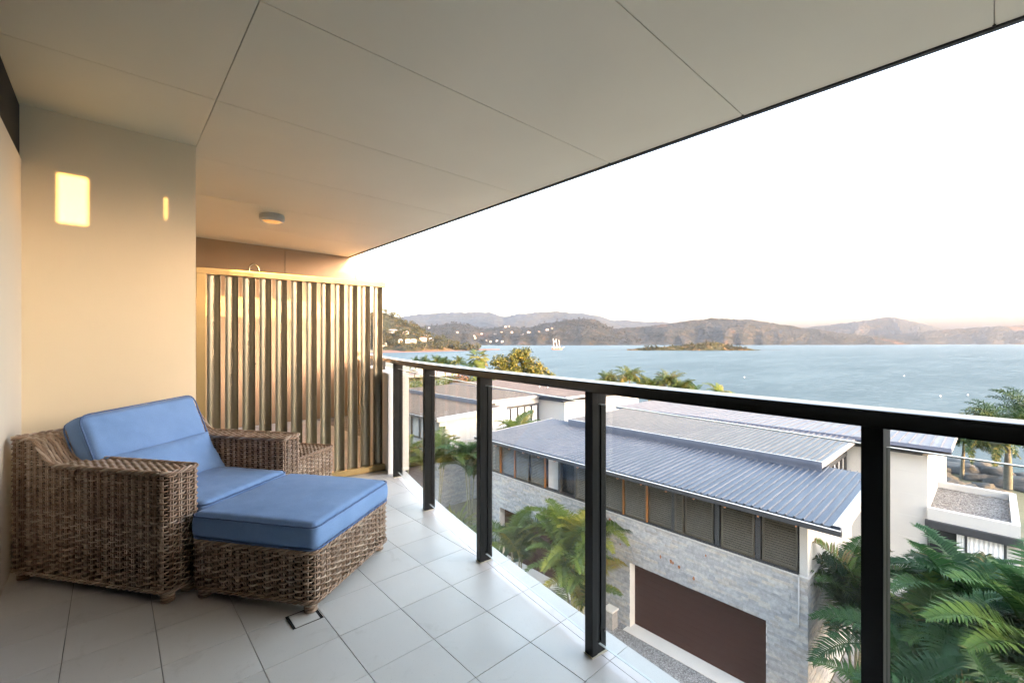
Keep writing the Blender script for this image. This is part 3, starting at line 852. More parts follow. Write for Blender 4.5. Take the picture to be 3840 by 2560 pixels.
STONE_H = 0.086
def stone_rows(openings, y0, y1, z0, z1, seed):
    r = random.Random(seed); out = []
    k = 0; z = z0
    while z < z1 - 0.02:
        zt = min(z+STONE_H, z1); y = y0 - r.uniform(0, 0.3)
        while y < y1:
            L = r.choice([0.2, 0.26, 0.32, 0.4, 0.5]); a, b = max(y, y0), min(y+L, y1); y += L
            segs = [(a, b)]
            for (oa, ob, oz) in openings:
                if (z+zt)/2 < oz:
                    ns = []
                    for (p, q) in segs:
                        if q <= oa or p >= ob: ns.append((p, q))
                        else:
                            if p < oa: ns.append((p, oa))
                            if q > ob: ns.append((ob, q))
                    segs = ns
            for (p, q) in segs:
                if q-p > 0.02: out.append((p, q, z, zt))
        z = zt
    return out

def build_house(label, near, dx=0.0, dy=0.0, seed=1):
    B = Vector((13.7, 3.3, GZ))
    H = thing('stone_house', label, 'house', B, 0)
    WT = -5.07; G1 = (4.35, 8.77); G2 = (11.3, 15.9); GT = -6.65; Y0, Y1 = 3.34, 16.6
    # ground floor wall behind the stone
    mb = MB()
    mb.box(13.74, 14.3, Y0+0.04, Y1, GT, WT-0.002)
    for a, b in ((Y0+0.04, G1[0]), (G1[1], G2[0]), (G2[1], Y1)): mb.box(13.74, 14.3, a, b, GZ-0.4, GT)
    mb.box(14.3, 19.0, Y0+0.04, Y0+0.3, GZ-0.4, WT-0.002); mb.box(14.3, 19.0, Y1-0.3, Y1, GZ-0.4, WT-0.002)
    mb.box(18.7, 19.0, Y0+0.3, Y1-0.3, GZ-0.4, WT-0.002)
    gw = mb.build('ground_wall', M['mortar'], H)
    rows = stone_rows([(G1[0], G1[1], GT), (G2[0], G2[1], GT)], Y0, Y1, GZ, WT-0.003, seed)
    r = random.Random(seed+5); rest = MB(); n_ind = 0; shared = {}
    rows.sort(key=lambda s: (s[0]-3.3)**2 + ((s[2]+6)*0.55)**2)
    for (a, b, z0, z1) in rows:
        t = r.uniform(0.0, 0.024); L = b-a
        if near and n_ind < 290:
            key = round(L/0.03)
            if key not in shared:
                Lq = key*0.03; m_ = MB(); m_.box(-0.022, 0.03, -Lq/2+0.0012, Lq/2-0.0012, -STONE_H/2+0.0012, STONE_H/2-0.0012)
                o = m_.build('stone', M['stone'], gw, local=True, bevel=0.003); shared[key] = o.data
            else: o = link('stone', shared[key], gw)
            base = wloc(gw)
            o.location = Vector((13.716 + 0.016 - t, (a+b)/2, (z0+z1)/2)) - base
            o.scale = (1, L/max(0.03, key*0.03), (z1-z0)/STONE_H); n_ind += 1
        else:
            rest.box(13.71-t, 13.745, a+0.0012, b-0.0012, z0+0.0012, z1-0.0012)
    # return wall facing the garden
    for (a, b, z0, z1) in stone_rows([], 13.72, 19.0, GZ, WT-0.003, seed+9):
        rest.box(a+0.0012, b-0.0012, Y0-r.uniform(0, 0.016), Y0+0.045, z0+0.0012, z1-0.0012)
    rest.build('stonework', M['stone'], gw, kind='stuff')
    # garage doors with pale reveals and threshold
    for (a, b) in (G1, G2):
        d = MB(); d.box(14.02, 14.08, a, b, GZ, GT); gd = d.build('garage_door', M['garage'], H)
        n = 10
        for k in range(n):
            z0 = GZ + 0.02 + k*(GT-GZ-0.03)/n; z1 = z0 + (GT-GZ-0.03)/n - 0.006
            MB().box(14.012, 14.021, a+0.012, b-0.012, z0, z1).build('door_board', M['garage'], gd)
        rv = MB(); rv.box(13.70, 14.02, b-0.001, b+0.02, GZ, GT); rv.box(13.70, 14.02, a-0.02, a+0.001, GZ, GT)
        rv.build('reveal', M['white_dull'], H)
        MB().box(13.42, 14.0, a-0.1, b+0.1, GZ-0.02, GZ+0.025).build('threshold', M['white_dull'], H)
    # white coping
    mb = MB(); mb.box(13.66, 13.95, Y0-0.03, Y1, WT, WT+0.035); mb.box(13.95, 19.0, Y0-0.03, Y0+0.22, WT, WT+0.035)
    mb.build('coping', M['white'], H)
    # upper storey walls
    SZ0, SZ1 = WT+0.036, -3.62
    mb = MB()
    mb.box(13.75, 13.93, 3.36, 3.545, SZ0, SZ1+0.12)
    mb.box(13.93, 19.0, 3.40, 3.56, SZ0, -3.30)
    mb.box(13.75, 19.0, 16.56, 16.72, WT-0.02, -3.30)
    mb.box(18.8, 19.0, 3.56, 16.56, SZ0, -3.3)
    mb.build('upper_wall', M['white'], H)
    MB().box(13.98, 14.03, 3.56, 16.55, SZ0, SZ1).build('window_glazing', M['win_glass'], H)
    MB().box(13.70, 13.97, 3.56, 16.55, SZ1, SZ1+0.17).build('head_beam', M['dark_trim'], H)
    MB().box(13.70, 13.97, 3.56, 16.55, SZ0, SZ0+0.04).build('sill_track', M['dark_trim'], H)
    sh = [(15.945, 16.547), (14.962, 15.838), (13.97, 14.813), (13.056, 13.905), (10.43, 11.285), (9.137, 9.99), (8.16, 9.014),
          (7.216, 8.104), (6.813, 7.114), (5.873, 6.788), (4.681, 5.609), (3.601, 4.488)]
    z0, z1 = SZ0+0.041, SZ1-0.003; n = 18
    one = None
    for q, (a, b) in enumerate(sh):
        x = 13.74 if q % 2 == 0 else 13.80
        if near:
            f = MB(); w = 0.05
            f.box(x, x+0.045, a, a+w, z0, z1); f.box(x, x+0.045, b-w, b, z0, z1)
            f.box(x, x+0.045, a+w, b-w, z0, z0+0.06); f.box(x, x+0.045, a+w, b-w, z1-0.06, z1)
            fo = f.build('louvre_shutter', M['shutter'], H)
            for k in range(n):
                zc = z0+0.06+(k+0.5)*(z1-z0-0.12)/n; h = (z1-z0-0.12)/n*0.30
                s = MB()
                s.hexa([(x-0.006, a+w, zc-h), (x+0.004, a+w, zc-h-0.004), (x+0.004, b-w, zc-h-0.004), (x-0.006, b-w, zc-h),
                        (x+0.014, a+w, zc+h), (x+0.024, a+w, zc+h-0.004), (x+0.024, b-w, zc+h-0.004), (x+0.014, b-w, zc+h)])
                s.build('slat', M['shutter'], fo)
        else:
            f = MB(); w = 0.05
            f.box(x, x+0.045, a, a+w, z0, z1); f.box(x, x+0.045, b-w, b, z0, z1)
            f.box(x, x+0.045, a+w, b-w, z0, z0+0.06); f.box(x, x+0.045, a+w, b-w, z1-0.06, z1)
            fo = f.build('louvre_shutter', M['shutter'], H)
            s = MB()
            for k in range(n):
                zc = z0+0.06+(k+0.5)*(z1-z0-0.12)/n; h = (z1-z0-0.12)/n*0.5
                s.hexa([(x+0.002, a+w, zc-h), (x+0.010, a+w, zc-h-0.004), (x+0.010, b-w, zc-h-0.004), (x+0.002, b-w, zc-h),
                        (x+0.034, a+w, zc+h), (x+0.042, a+w, zc+h-0.004), (x+0.042, b-w, zc+h-0.004), (x+0.034, b-w, zc+h)])
            s.build('slats', M['verge'] if not near else M['shutter'], fo, kind='stuff')
    for y in (15.89, 14.887, 12.975, 9.07, 8.13): MB().box(13.715, 13.79, y-0.022, y+0.022, z0, z1).build('timber_post', M['timber'], H)
    for y in (12.18, 11.32, 10.2, 7.16, 5.735, 4.585): MB().box(13.76, 13.90, y-0.06, y+0.06, z0, z1).build('mullion', M['dark_trim'], H)
    def curtain(name, x, a, b, zz0, zz1, along='y', pleat=0.07):
        mb = MB(); n = max(4, int((b-a)/pleat*4)); P = []
        for i in range(n+1):
            t = lerp(a, b, i/n); o = 0.025*sin(2*pi*(t-a)/pleat)
            P.append((x+o, t) if along == 'y' else (t, x+o))
        for i in range(n):
            mb.quad((*P[i], zz0), (*P[i+1], zz0), (*P[i+1], zz1), (*P[i], zz1))
        return mb.build(name, M['curtain'], H, smooth=True)
    curtain('curtain', 13.93, 12.30, 12.92, z0, z1); curtain('curtain', 13.93, 4.52, 4.67, z0, z1, pleat=0.05)
    # lower roof: ribbed sheet, gutter, brackets, verges
    EZ0, EZ1 = -3.275, -3.105
    ribbed(H, 'lower_roof', M['roof_blue'] if near else M['roof_warm'], 13.02, 18.45, 2.50, 16.82, EZ0, EZ1)
    for (a, b) in ((2.47, 2.50), (16.82, 16.85)):
        mb = MB(); mb.hexa([(13.0, a, EZ0-0.20), (18.45, a, EZ1-0.20), (18.45, b, EZ1-0.20), (13.0, b, EZ0-0.20), (13.0, a, EZ0+0.05), (18.45, a, EZ1+0.05), (18.45, b, EZ1+0.05), (13.0, b, EZ0+0.05)])
        mb.build('verge_trim', M['verge'], H)
    mb = MB(); mb.hexa([(13.05, 2.50, EZ0+0.034), (18.45, 2.50, EZ1+0.034), (18.45, 2.66, EZ1+0.034), (13.05, 2.66, EZ0+0.034), (13.05, 2.50, EZ0+0.046), (18.45, 2.50, EZ1+0.046), (18.45, 2.66, EZ1+0.046), (13.05, 2.66, EZ0+0.046)])
    mb.build('verge_trim', M['verge'], H)
    mb = MB(); mb.box(12.90, 12.915, 2.48, 16.84, EZ0-0.15, EZ0-0.02); mb.box(12.915, 13.03, 2.48, 16.84, EZ0-0.15, EZ0-0.135); mb.box(13.03, 13.045, 2.51, 16.81, EZ0-0.15, EZ0-0.045)
    mb.box(12.915, 13.03, 2.47, 2.485, EZ0-0.135, EZ0-0.02)
    gt = mb.build('gutter', M['dark_trim'], H)
    MB().box(12.885, 12.925, 2.47, 16.84, EZ0-0.0195, EZ0-0.004).build('gutter_lip', M['gutter_lip'], gt)  # pale strip stands for the sky glinting on the lip
    mb = MB()
    ks = int((16.82-2.5)/0.2)
    for y in (3.417, 4.313, 5.191, 6.097, 6.995, 7.879, 8.789, 9.67, 10.55, 11.711, 12.596, 13.5, 14.4, 15.3, 16.2):
        t = MB(); t.tube([(12.93 + 0.055*cos(a)+0.04, y, EZ0-0.165+0.05*sin(a)) for a in [pi+ k*pi/8 for k in range(9)]], 0.012, 6)
        t.build('gutter_bracket', M['copper'], gt, smooth=True)
    MB().hexa([(13.05, 2.52, EZ0-0.17), (19.0, 2.52, -3.30), (19.0, 16.8, -3.30), (13.05, 16.8, EZ0-0.17), (13.05, 2.52, EZ0-0.155), (19.0, 2.52, -3.285), (19.0, 16.8, -3.285), (13.05, 16.8, EZ0-0.155)]).build('soffit', M['dark_trim'], H)
    # upper roof
    UX0, UX1, UY0, UY1, UZ0, UZ1 = 17.65, 23.2, 3.9, 15.0, -2.80, -2.74
    ribbed(H, 'upper_roof', M['roof_grey'] if near else M['roof_warm'], UX0+0.02, UX1, UY0+0.03, UY1-0.03, UZ0-0.02, UZ1-0.02)
    mb = MB(); mb.box(UX0, UX0+0.02, UY0, UY1, UZ0-0.13, UZ0+0.012); mb.box(UX0+0.02, UX0+0.035, UY0+0.002, UY1-0.002, UZ0-0.20, UZ0-0.03)
    mb.box(UX0+0.04, UX0+0.06, UY0+0.01, UY1-0.01, UZ0-0.34, UZ0-0.13)
    mb.build('upper_fascia', M['slate_trim'], H)
    MB().box(UX0-0.006, UX0+0.03, UY0-0.004, UY1+0.004, UZ0+0.0125, UZ0+0.022).build('drip_edge', M['gutter_lip'], H)
    MB().box(UX0+0.0205, UX1, UY0, UY0+0.028, UZ0-0.20, UZ0+0.010).build('verge_trim', M['verge'], H)
    MB().box(UX0+0.0205, UX1, UY1-0.028, UY1, UZ0-0.20, UZ0+0.010).build('verge_trim', M['verge'], H)
    MB().box(UX0+0.062, UX1, UY0+0.03, UY1-0.03, UZ0-0.21, UZ0-0.195).build('soffit', M['white_dull'], H)
    # clerestory side below the upper roof
    mb = MB(); mb.box(19.0, 23.4, 4.30, 4.5, GZ-0.4, -4.95); mb.box(19.0, 23.4, 4.30, 4.5, -3.45, UZ0-0.205); mb.box(18.6, 19.0, 4.30, 4.5, -3.1, UZ0-0.205)
    mb.build('side_wall', M['white'], H)
    MB().box(19.0, 23.4, 4.26, 4.52, -3.62, -3.452).build('head_beam', M['dark_trim'], H)
    MB().box(19.0, 23.4, 4.44, 4.48, -4.948, -3.622).build('window_glazing', M['win_glass'], H)
    for k in range(7): MB().box(19.02+k*0.72, 19.10+k*0.72, 4.28, 4.43, -4.948, -3.622).build('mullion', M['dark_trim'], H)
    for k in range(6): curtain('curtain', 4.40, 19.12+k*0.72, 19.72+k*0.72, -4.94, -3.63, 'x', 0.15)
    # back roof and tower
    BX0, BX1, BY0, BY1, BZ = 22.85, 34.5, 1.05, 15.6, -2.69
    ribbed(H, 'back_roof', M['roof_warm'] if not near else M['roof_grey'], BX0+0.02, BX1, BY0+0.03, BY1-0.03, BZ-0.02, BZ-0.12, 0.3)
    mb = MB(); mb.box(BX0, BX0+0.02, BY0, BY1, BZ-0.14, BZ+0.012)
    mb.build('back_fascia', M['slate_trim'], H)
    for (a, b) in ((BY0, BY0+0.028), (BY1-0.028, BY1)):
        mb = MB(); mb.hexa([(BX0+0.0205, a, BZ-0.15), (BX1, a, BZ-0.25), (BX1, b, BZ-0.25), (BX0+0.0205, b, BZ-0.15), (BX0+0.0205, a, BZ+0.012), (BX1, a, BZ-0.088), (BX1, b, BZ-0.088), (BX0+0.0205, b, BZ+0.012)])
        mb.build('verge_trim', M['verge'], H)
    MB().box(BX0+0.022, BX1, BY0+0.03, BY1-0.03, BZ-0.28, BZ-0.265).build('soffit', M['dark_trim'], H)
    tw = MB()
    zs = [GZ-0.4, -7.4, -6.53, -5.66, -4.79, -3.92, -3.2]
    for a, b in zip(zs[:-1], zs[1:]): tw.box(23.5, 33.5, 1.75, 15.0, a+0.006, b)
    tw.box(23.512, 33.49, 1.762, 14.99, GZ-0.4, -3.21)
    tw.build('tower_wall', M['white'], H)
    MB().box(23.47, 33.4, 1.9, 14.9, -3.199, BZ-0.281).build('frieze', M['dark_trim'], H)
    for (x, y) in ((26.5, 7.2), (26.9, 6.6)):
        MB().tube([(x, y, BZ-0.1), (x, y, BZ+0.28)], 0.04, 8).build('vent_pipe', M['gutter_lip'], H)
    # flat-roofed annex with gravel behind white parapets
    ax0, ax1, ay0, ay1, az = 23.35, 28.2, -0.62, 1.748, -5.15
    mb = MB()
    mb.box(ax0, ax0+0.2, ay0, ay1, -5.6, az); mb.box(ax1-0.2, ax1, ay0, ay1, -5.6, az); mb.box(ax0+0.2, ax1-0.2, ay0, ay0+0.2, -5.6, az)
    mb.box(ax0+0.05, ax0+0.2, ay0, -0.30, GZ-0.4, -5.6); mb.box(ax0+0.2, ax1, ay0, ay0+0.15, GZ-0.4, -5.6)
    mb.build('parapet', M['white'], H)
    mb = MB()
    r2 = random.Random(4); gx, gy = 26, 14
    vv = [[(lerp(ax0+0.2, ax1-0.2, i/gx), lerp(ay0+0.2, ay1, j/gy), -5.42 + r2.uniform(-0.02, 0.02)) for j in range(gy+1)] for i in range(gx+1)]
    for i in range(gx):
        for j in range(gy): mb.quad(vv[i][j], vv[i+1][j], vv[i+1][j+1], vv[i][j+1])
    mb.build('gravel_roof', M['gravel'], H, smooth=True, kind='stuff')
    MB().box(ax0-0.14, ax0+0.03, ay0-0.05, ay1+0.06, -5.88, -5.602).build('blind_box', M['dark_trim'], H)
    MB().box(ax0+0.10, ax0+0.14, -0.30, ay1, GZ, -5.881).build('window_glazing', M['win_glass'], H)
    for y in (0.71, -0.27, 1.72): MB().box(ax0+0.04, ax0+0.099, y-0.03, y+0.03, GZ, -5.881).build('mullion', M['dark_trim'], H)
    curtain('curtain', ax0+0.065, 0.745, 0.95, GZ, -5.9); curtain('curtain', ax0+0.065, -0.23, 0.67, GZ, -5.9, pleat=0.12)
    # rod and stains on the stone
    if near:
        MB().tube([(13.67, 3.545, -5.08), (13.67, 3.545, -6.35)], 0.018, 6).build('drain_rod', M['gutter_lip'], H)
        for q, (y, z) in enumerate([(9.626, -5.343), (7.583, -5.983), (7.216, -6.005), (7.139, -6.03), (6.054, -5.395), (6.927, -6.09), (6.44, -6.264), (9.168, -6.101)]):
            rr = random.Random(q); w = rr.uniform(0.025, 0.05); h = rr.uniform(0.04, 0.075)
            P = [(w*cos(a)*rr.uniform(0.6, 1.1), h*sin(a)*rr.uniform(0.6, 1.1)) for a in [2*pi*k/9 for k in range(9)]]
            mb = MB(); mb.add([(13.688, y+p, z+s) for p, s in P] + [(13.70, y+p, z+s) for p, s in P], [tuple(range(9))[::-1]] + [(k, (k+1) % 9, 9+(k+1) % 9, 9+k) for k in range(9)])
            mb.build('rust_stain', M['rust'], gw)
    H.location = B + Vector((dx, dy, 0))
    return H

house1 = build_house('grey stone house with blue ribbed metal roof and louvred shutters below the balcony', True)
house2 = build_house('farther stone house with dark grey roofs and white curtained side windows', False, 1.1, 19.5, 31)
house2['group'] = house1['group'] = 'stone houses with metal roofs'

# low pier beside the near garage
pr = thing('stone_pier', 'small pale stone pier beside the palm and the dark garage door', 'pier', (13.25, 9.25, GZ))
MB().box(13.1, 13.42, 9.1, 9.45, GZ-0.1, -8.34).build('pier_body', M['stone'], pr)
MB().box(13.07, 13.45, 9.07, 9.48, -8.339, -8.29).build('pier_cap', M['white_dull'], pr)

# ================================================================== GROUND, SEA, HILLS
SEA = -12.25
def land_z(x, y):
    base = -8.95 - 1.75*smooth((x-36)/12.0)
    return base
COAST = [(-400, 62), (-60, 62), (-2, 62), (2, 59), (24, 63), (59, 70), (103, 81), (160, 100), (205, 117), (273, 132), (396, 160), (520, 232), (620, 330), (900, 380)]
def coast(y):
    for (a, xa), (b, xb) in zip(COAST[:-1], COAST[1:]):
        if a <= y <= b: return lerp(xa, xb, (y-a)/(b-a))
    return COAST[-1][1]
def ground_mat():
    m, nt, p = mat_new('garden_ground')
    v = worldpos(nt); f = nz(nt, v, 0.12, 6); g = nz(nt, v, 3, 4)
    c = ramp(nt, [(0.3, (0.05, 0.065, 0.028)), (0.55, (0.10, 0.095, 0.055)), (0.7, (0.17, 0.14, 0.10))], f)
    c = mixc(nt, 0.5, c, ramp(nt, [(0.3, (0.5,)*3), (0.7, (1,)*3)], g), 'MULTIPLY')
    nt.links.new(c, p.inputs['Base Color']); p.inputs['Roughness'].default_value = 0.95
    return m
M['ground'] = ground_mat()
mb = MB(); yv = [-400, -250, -150] + [-80 + 8*i for i in range(23)] + [120, 150, 180, 205, 240, 273, 330, 396, 460, 520, 570, 620, 760, 900]
K = 26
for y in yv:
    c = coast(y)
    for k in range(K+1):
        t = k/K; x = lerp(-500, c, 1-(1-t)**2.2)
        z = land_z(x, y)
        if k == K: z = SEA-1.2
        elif k == K-1: z = min(z, -11.2)
        mb.v.append((x, y, z))
for j in range(len(yv)-1):
    for k in range(K):
        a = j*(K+1)+k; mb.f.append((a, a+1, a+K+2, a+K+1))
tag(mb.build('ground', M['ground'], smooth=True), 'garden ground sloping to the shore', None, None, 'structure')

def sea_mat():
    m, nt, p = mat_new('sea_water'); nt.nodes.remove(p)
    v = worldpos(nt, (1, 1, 1))
    big = nz(nt, worldpos(nt, (0.010, 0.03, 0.01)), 1.0, 5, 0.6)
    w1 = nz(nt, worldpos(nt, (0.55, 0.9, 0.6)), 0.55, 5, 0.62, 0.4)
    w2 = nz(nt, v, 2.2, 3, 0.6)
    h = math_n(nt, 'ADD', w1, math_n(nt, 'MULTIPLY', w2, 0.28))
    bp = N(nt, 'ShaderNodeBump'); bp.inputs['Strength'].default_value = 1.0; bp.inputs['Distance'].default_value = 0.9
    nt.links.new(h, bp.inputs['Height'])
    df = N(nt, 'ShaderNodeBsdfDiffuse')
    nt.links.new(ramp(nt, [(0.3, (0.031, 0.050, 0.057)), (0.7, (0.040, 0.062, 0.069))], big), df.inputs[0])
    gl = N(nt, 'ShaderNodeBsdfGlossy'); gl.inputs['Roughness'].default_value = 0.22
    gl.inputs[0].default_value = (0.98, 1.0, 1.0, 1)
    nt.links.new(bp.outputs[0], gl.inputs['Normal'])
    g = N(nt, 'ShaderNodeNewGeometry'); d = N(nt, 'ShaderNodeVectorMath', operation='DOT_PRODUCT')
    nt.links.new(bp.outputs[0], d.inputs[0]); nt.links.new(g.outputs['Incoming'], d.inputs[1])
    c = math_n(nt, 'SUBTRACT', 1.0, math_n(nt, 'ABSOLUTE', d.outputs['Value']))
    # reflectance of a choppy sea: much lower at grazing angles than that of a mirror
    lane = ramp(nt, [(0.3, (0.105,)*3), (0.7, (0.16,)*3)], big)
    rip = nz(nt, worldpos(nt, (0.32, 0.32, 1)), 1.0, 6, 0.72, 0.6)
    rip2 = nz(nt, worldpos(nt, (0.05, 0.11, 1)), 1.0, 5, 0.65, 0.3)
    slope = math_n(nt, 'MULTIPLY', ramp(nt, [(0.34, (0.62,)*3), (0.68, (1.42,)*3)], rip), ramp(nt, [(0.34, (0.78,)*3), (0.66, (1.2,)*3)], rip2))
    f = math_n(nt, 'ADD', 0.02, math_n(nt, 'MULTIPLY', math_n(nt, 'MULTIPLY', lane, slope), math_n(nt, 'POWER', c, 4.0)))
    mx = N(nt, 'ShaderNodeMixShader'); nt.links.new(f, mx.inputs[0])
    nt.links.new(df.outputs[0], mx.inputs[1]); nt.links.new(gl.outputs[0], mx.inputs[2])
    nt.links.new(mx.outputs[0], nt.nodes['Material Output'].inputs['Surface'])
    return m
M['sea'] = sea_mat()
mb = MB(); mb.quad((-5600, -5600, SEA), (5600, -5600, SEA), (5600, 5600, SEA), (-5600, 5600, SEA))
tag(mb.build('sea', M['sea']), 'pale blue sea filling the bay', None, None, 'structure')

def hill_mat(name, dark, mid, dry, bare, scale):
    m, nt, p = mat_new(name)
    v = worldpos(nt)
    f = nz(nt, v, scale, 6, 0.65); g = nz(nt, v, scale*0.14, 5, 0.6); h = nz(nt, v, scale*4, 3, 0.6)
    c = ramp(nt, [(0.32, dark), (0.5, mid), (0.66, dry)], f)
    c = mixc(nt, ramp(nt, [(0.60, (0,)*3), (0.68, (0.7,)*3)], g), c, bare)
    c = mixc(nt, 0.6, c, ramp(nt, [(0.3, (0.35,)*3), (0.65, (1,)*3)], h), 'MULTIPLY')
    nt.links.new(c, p.inputs['Base Color']); p.inputs['Roughness'].default_value = 1.0
    p.inputs['Specular IOR Level'].default_value = 0.1
    bump(nt, p, f, 1.0, 14)
    return m
M['hill_near'] = hill_mat('headland_scrub', (0.020, 0.024, 0.011), (0.040, 0.040, 0.018), (0.10, 0.068, 0.032), (0.24, 0.14, 0.065), 0.06)
M['hill_mid'] = hill_mat('forested_hill', (0.009, 0.011, 0.008), (0.018, 0.018, 0.013), (0.040, 0.031, 0.020), (0.08, 0.046, 0.028), 0.032)
M['hill_far'] = hill_mat('distant_range', (0.016, 0.018, 0.016), (0.024, 0.025, 0.022), (0.035, 0.033, 0.027), (0.04, 0.036, 0.03), 0.012)
HEADLAND_RIDGE = [(310.3, 853.8, 71.9), (330.9, 821.5, 64.5), (351.8, 782.2, 56.9), (360.5, 753.9, 55.9), (367.0, 734.5, 51.3), (374.9, 713.7, 43.7), (380.8, 694.8, 37.1), (393.1, 670.1, 23.8), (400.0, 650.3, 14.2), (414.2, 630.5, 4.9), (425.0, 613.9, -3.9), (435.6, 597.5, -8.9), (451.3, 576.4, -10.7)]
FAR_RANGE_RIDGE = [(1613.2, 4213.0, 230.0), (1859.0, 3988.8, 234.1), (2037.2, 3826.3, 242.4), (2141.7, 3731.1, 263.2), (2335.3, 3554.5, 279.9), (2661.0, 3257.5, 281.9), (2719.3, 3204.3, 267.4), (2768.5, 3159.5, 240.4), (2863.8, 3072.6, 267.4), (3103.4, 2854.1, 292.3), (3293.9, 2680.3, 275.7), (3438.4, 2548.6, 250.8), (3536.7, 2459.0, 209.2), (3631.9, 2372.1, 205.0), (3776.4, 2240.4, 192.5), (3948.4, 2083.5, 180.1), (4132.8, 1915.4, 138.5), (4440.1, 1635.2, 63.6)]
NEAR_HILLS_RIDGE = [(983.1, 2013.2, 33.2), (1046.0, 1955.9, 54.5), (1113.6, 1894.2, 71.5), (1165.5, 1846.8, 82.1), (1244.2, 1775.1, 90.7), (1293.0, 1730.7, 85.1), (1343.3, 1684.8, 63.8), (1382.6, 1648.9, 71.5), (1431.4, 1604.4, 77.9), (1489.6, 1551.4, 69.4), (1563.5, 1484.0, 88.5), (1637.4, 1416.5, 105.6), (1706.6, 1353.4, 116.2), (1750.7, 1313.3, 107.7), (1794.7, 1273.1, 77.9), (1834.0, 1237.3, 58.7), (1882.8, 1192.8, 31.9), (1942.6, 1138.3, 3.4)]
MID_HILL_RIDGE = [(1893.0, 1386.5, 40.0), (1931.7, 1351.2, 65.0), (1994.0, 1294.4, 76.4), (2052.9, 1240.7, 81.0), (2162.2, 1141.0, 96.9), (2269.9, 1042.8, 118.5), (2340.6, 978.3, 121.9), (2434.8, 892.4, 118.5), (2520.6, 814.2, 106.7), (2628.3, 716.0, 84.4), (2700.7, 650.0, 69.6), (2808.4, 551.8, 51.3), (2902.6, 465.8, 35.4), (2988.4, 387.6, 21.7), (3087.7, 297.1, -3.3)]
FAR_HILL_RIDGE = [(3843.1, 1096.9, 45.0), (3969.9, 981.2, 109.0), (4151.5, 815.7, 139.3), (4310.7, 670.5, 167.2), (4460.0, 534.4, 189.8), (4576.9, 427.8, 159.5), (4683.8, 330.3, 124.1), (4756.0, 264.5, 95.5), (4912.7, 121.6, 45.0)]
RIGHT_HILL_RIDGE = [(3308.6, 636.9, 3.9), (3407.4, 546.9, 38.7), (3508.2, 455.0, 41.3), (3634.6, 339.7, 57.4), (3761.0, 224.4, 70.8), (3895.3, 102.0, 86.8), (4013.8, -6.1, 94.8), (4142.2, -123.2, 101.2), (4434.6, -389.8, 116.2), (4829.6, -750.0, 94.8), (5224.7, -1110.3, 41.3)]
ISLAND_RIDGE = [(606.9, 394.0, -11.2), (616.1, 385.5, -9.6), (631.4, 371.5, -7.5), (658.1, 347.3, -5.4), (682.1, 325.3, -2.2), (701.6, 307.6, 1.2), (717.0, 293.6, 0.6), (730.3, 281.4, -5.4), (745.1, 267.9, -8.9), (763.1, 251.5, -11.9)]


def resample3(P, n):
    P = [Vector(p) for p in P]; L = [0]
    for a, b in zip(P[:-1], P[1:]): L.append(L[-1] + (b-a).length)
    out = []; j = 0
    for k in range(n):
        s_ = L[-1]*k/(n-1)
        while j < len(P)-2 and L[j+1] < s_: j += 1
        t = (s_-L[j])/max(1e-6, L[j+1]-L[j])
        p0 = P[max(j-1, 0)]; p1 = P[j]; p2 = P[j+1]; p3 = P[min(j+2, len(P)-1)]
        q = p1.lerp(p2, t)
        zz = 0.5*((2*p1.z) + (p2.z-p0.z)*t + (2*p0.z-5*p1.z+4*p2.z-p3.z)*t*t + (3*p1.z-p0.z-3*p2.z+p3.z)*t**3)
        q.z = max(min(p1.z, p2.z)-2, min(max(p1.z, p2.z)+2, zz)); out.append(q)
    return out
EYE = Vector((0, 0, 1.25))
def hill(name, label, ridge, foot_d, mat, nu, nv, rough, spur, seed, back=200, sub=None):
    """land rising from a foot nearer the viewer to a ridge; spurs and gullies on the slope"""
    R = resample3(ridge, nu); mb = MB(); rows = []
    for i, p in enumerate(R):
        h = Vector((p.x, p.y, 0)); dist = h.length; dirv = h/dist
        col = []
        fd = foot_d if not callable(foot_d) else foot_d(i/(nu-1))
        f0 = dist - fd*(0.75 + 0.35*(noise.noise(Vector((i*0.05+seed, 3.1, 0)))+0.5)) * max(0.25, min(1, (p.z-SEA)/45.0 + 0.25))
        for k in range(nv+1):
            t = k/nv
            d = lerp(f0, dist, t)
            tanr = (p.z-1.25)/dist; tan0 = (SEA-0.6-1.25)/f0
            s_ = t**0.9
            wob = noise.fractal(Vector((p.x*spur+seed, p.y*spur, t*2.2)), 1.0, 2.0, 4)*0.16*sin(pi*t)
            tn = lerp(tan0, tanr, max(0, min(1.0, s_+wob))) if k < nv else tanr
            d2 = d + (dist-f0)*0.35*noise.noise(Vector((p.x*spur*1.3, p.y*spur*1.3, t*1.2+seed)))*sin(pi*t)
            z = 1.25 + d2*tn + noise.noise(Vector((p.x*0.09, p.y*0.09, k*0.9)))*rough*min(1, 3*t) + noise.noise(Vector((p.x*0.02+7, p.y*0.02, k*0.4)))*rough*0.8*min(1, 3*t)
            col.append((dirv.x*d2, dirv.y*d2, max(z, SEA-0.8)))
        for k in range(1, 4):
            d = dist + back*k/3; z = lerp(p.z, SEA-2, (k/3)**1.3)
            col.append((dirv.x*d, dirv.y*d, z - 1.5*k))
        rows.append(col); mb.v += col
    m = len(rows[0])
    for i in range(nu-1):
        for k in range(m-1):
            a = i*m+k; mb.f.append((a, a+m, a+m+1, a+1))
    o = mb.build(name, mat, smooth=True)
    tag(o, label, None, None, 'structure')
    return o, rows
hl, hl_rows = hill('headland_hill', 'scrubby headland with villas on the left of the bay', HEADLAND_RIDGE, 170, M['hill_near'], 130, 42, 2.2, 0.008, 1.0, 160)
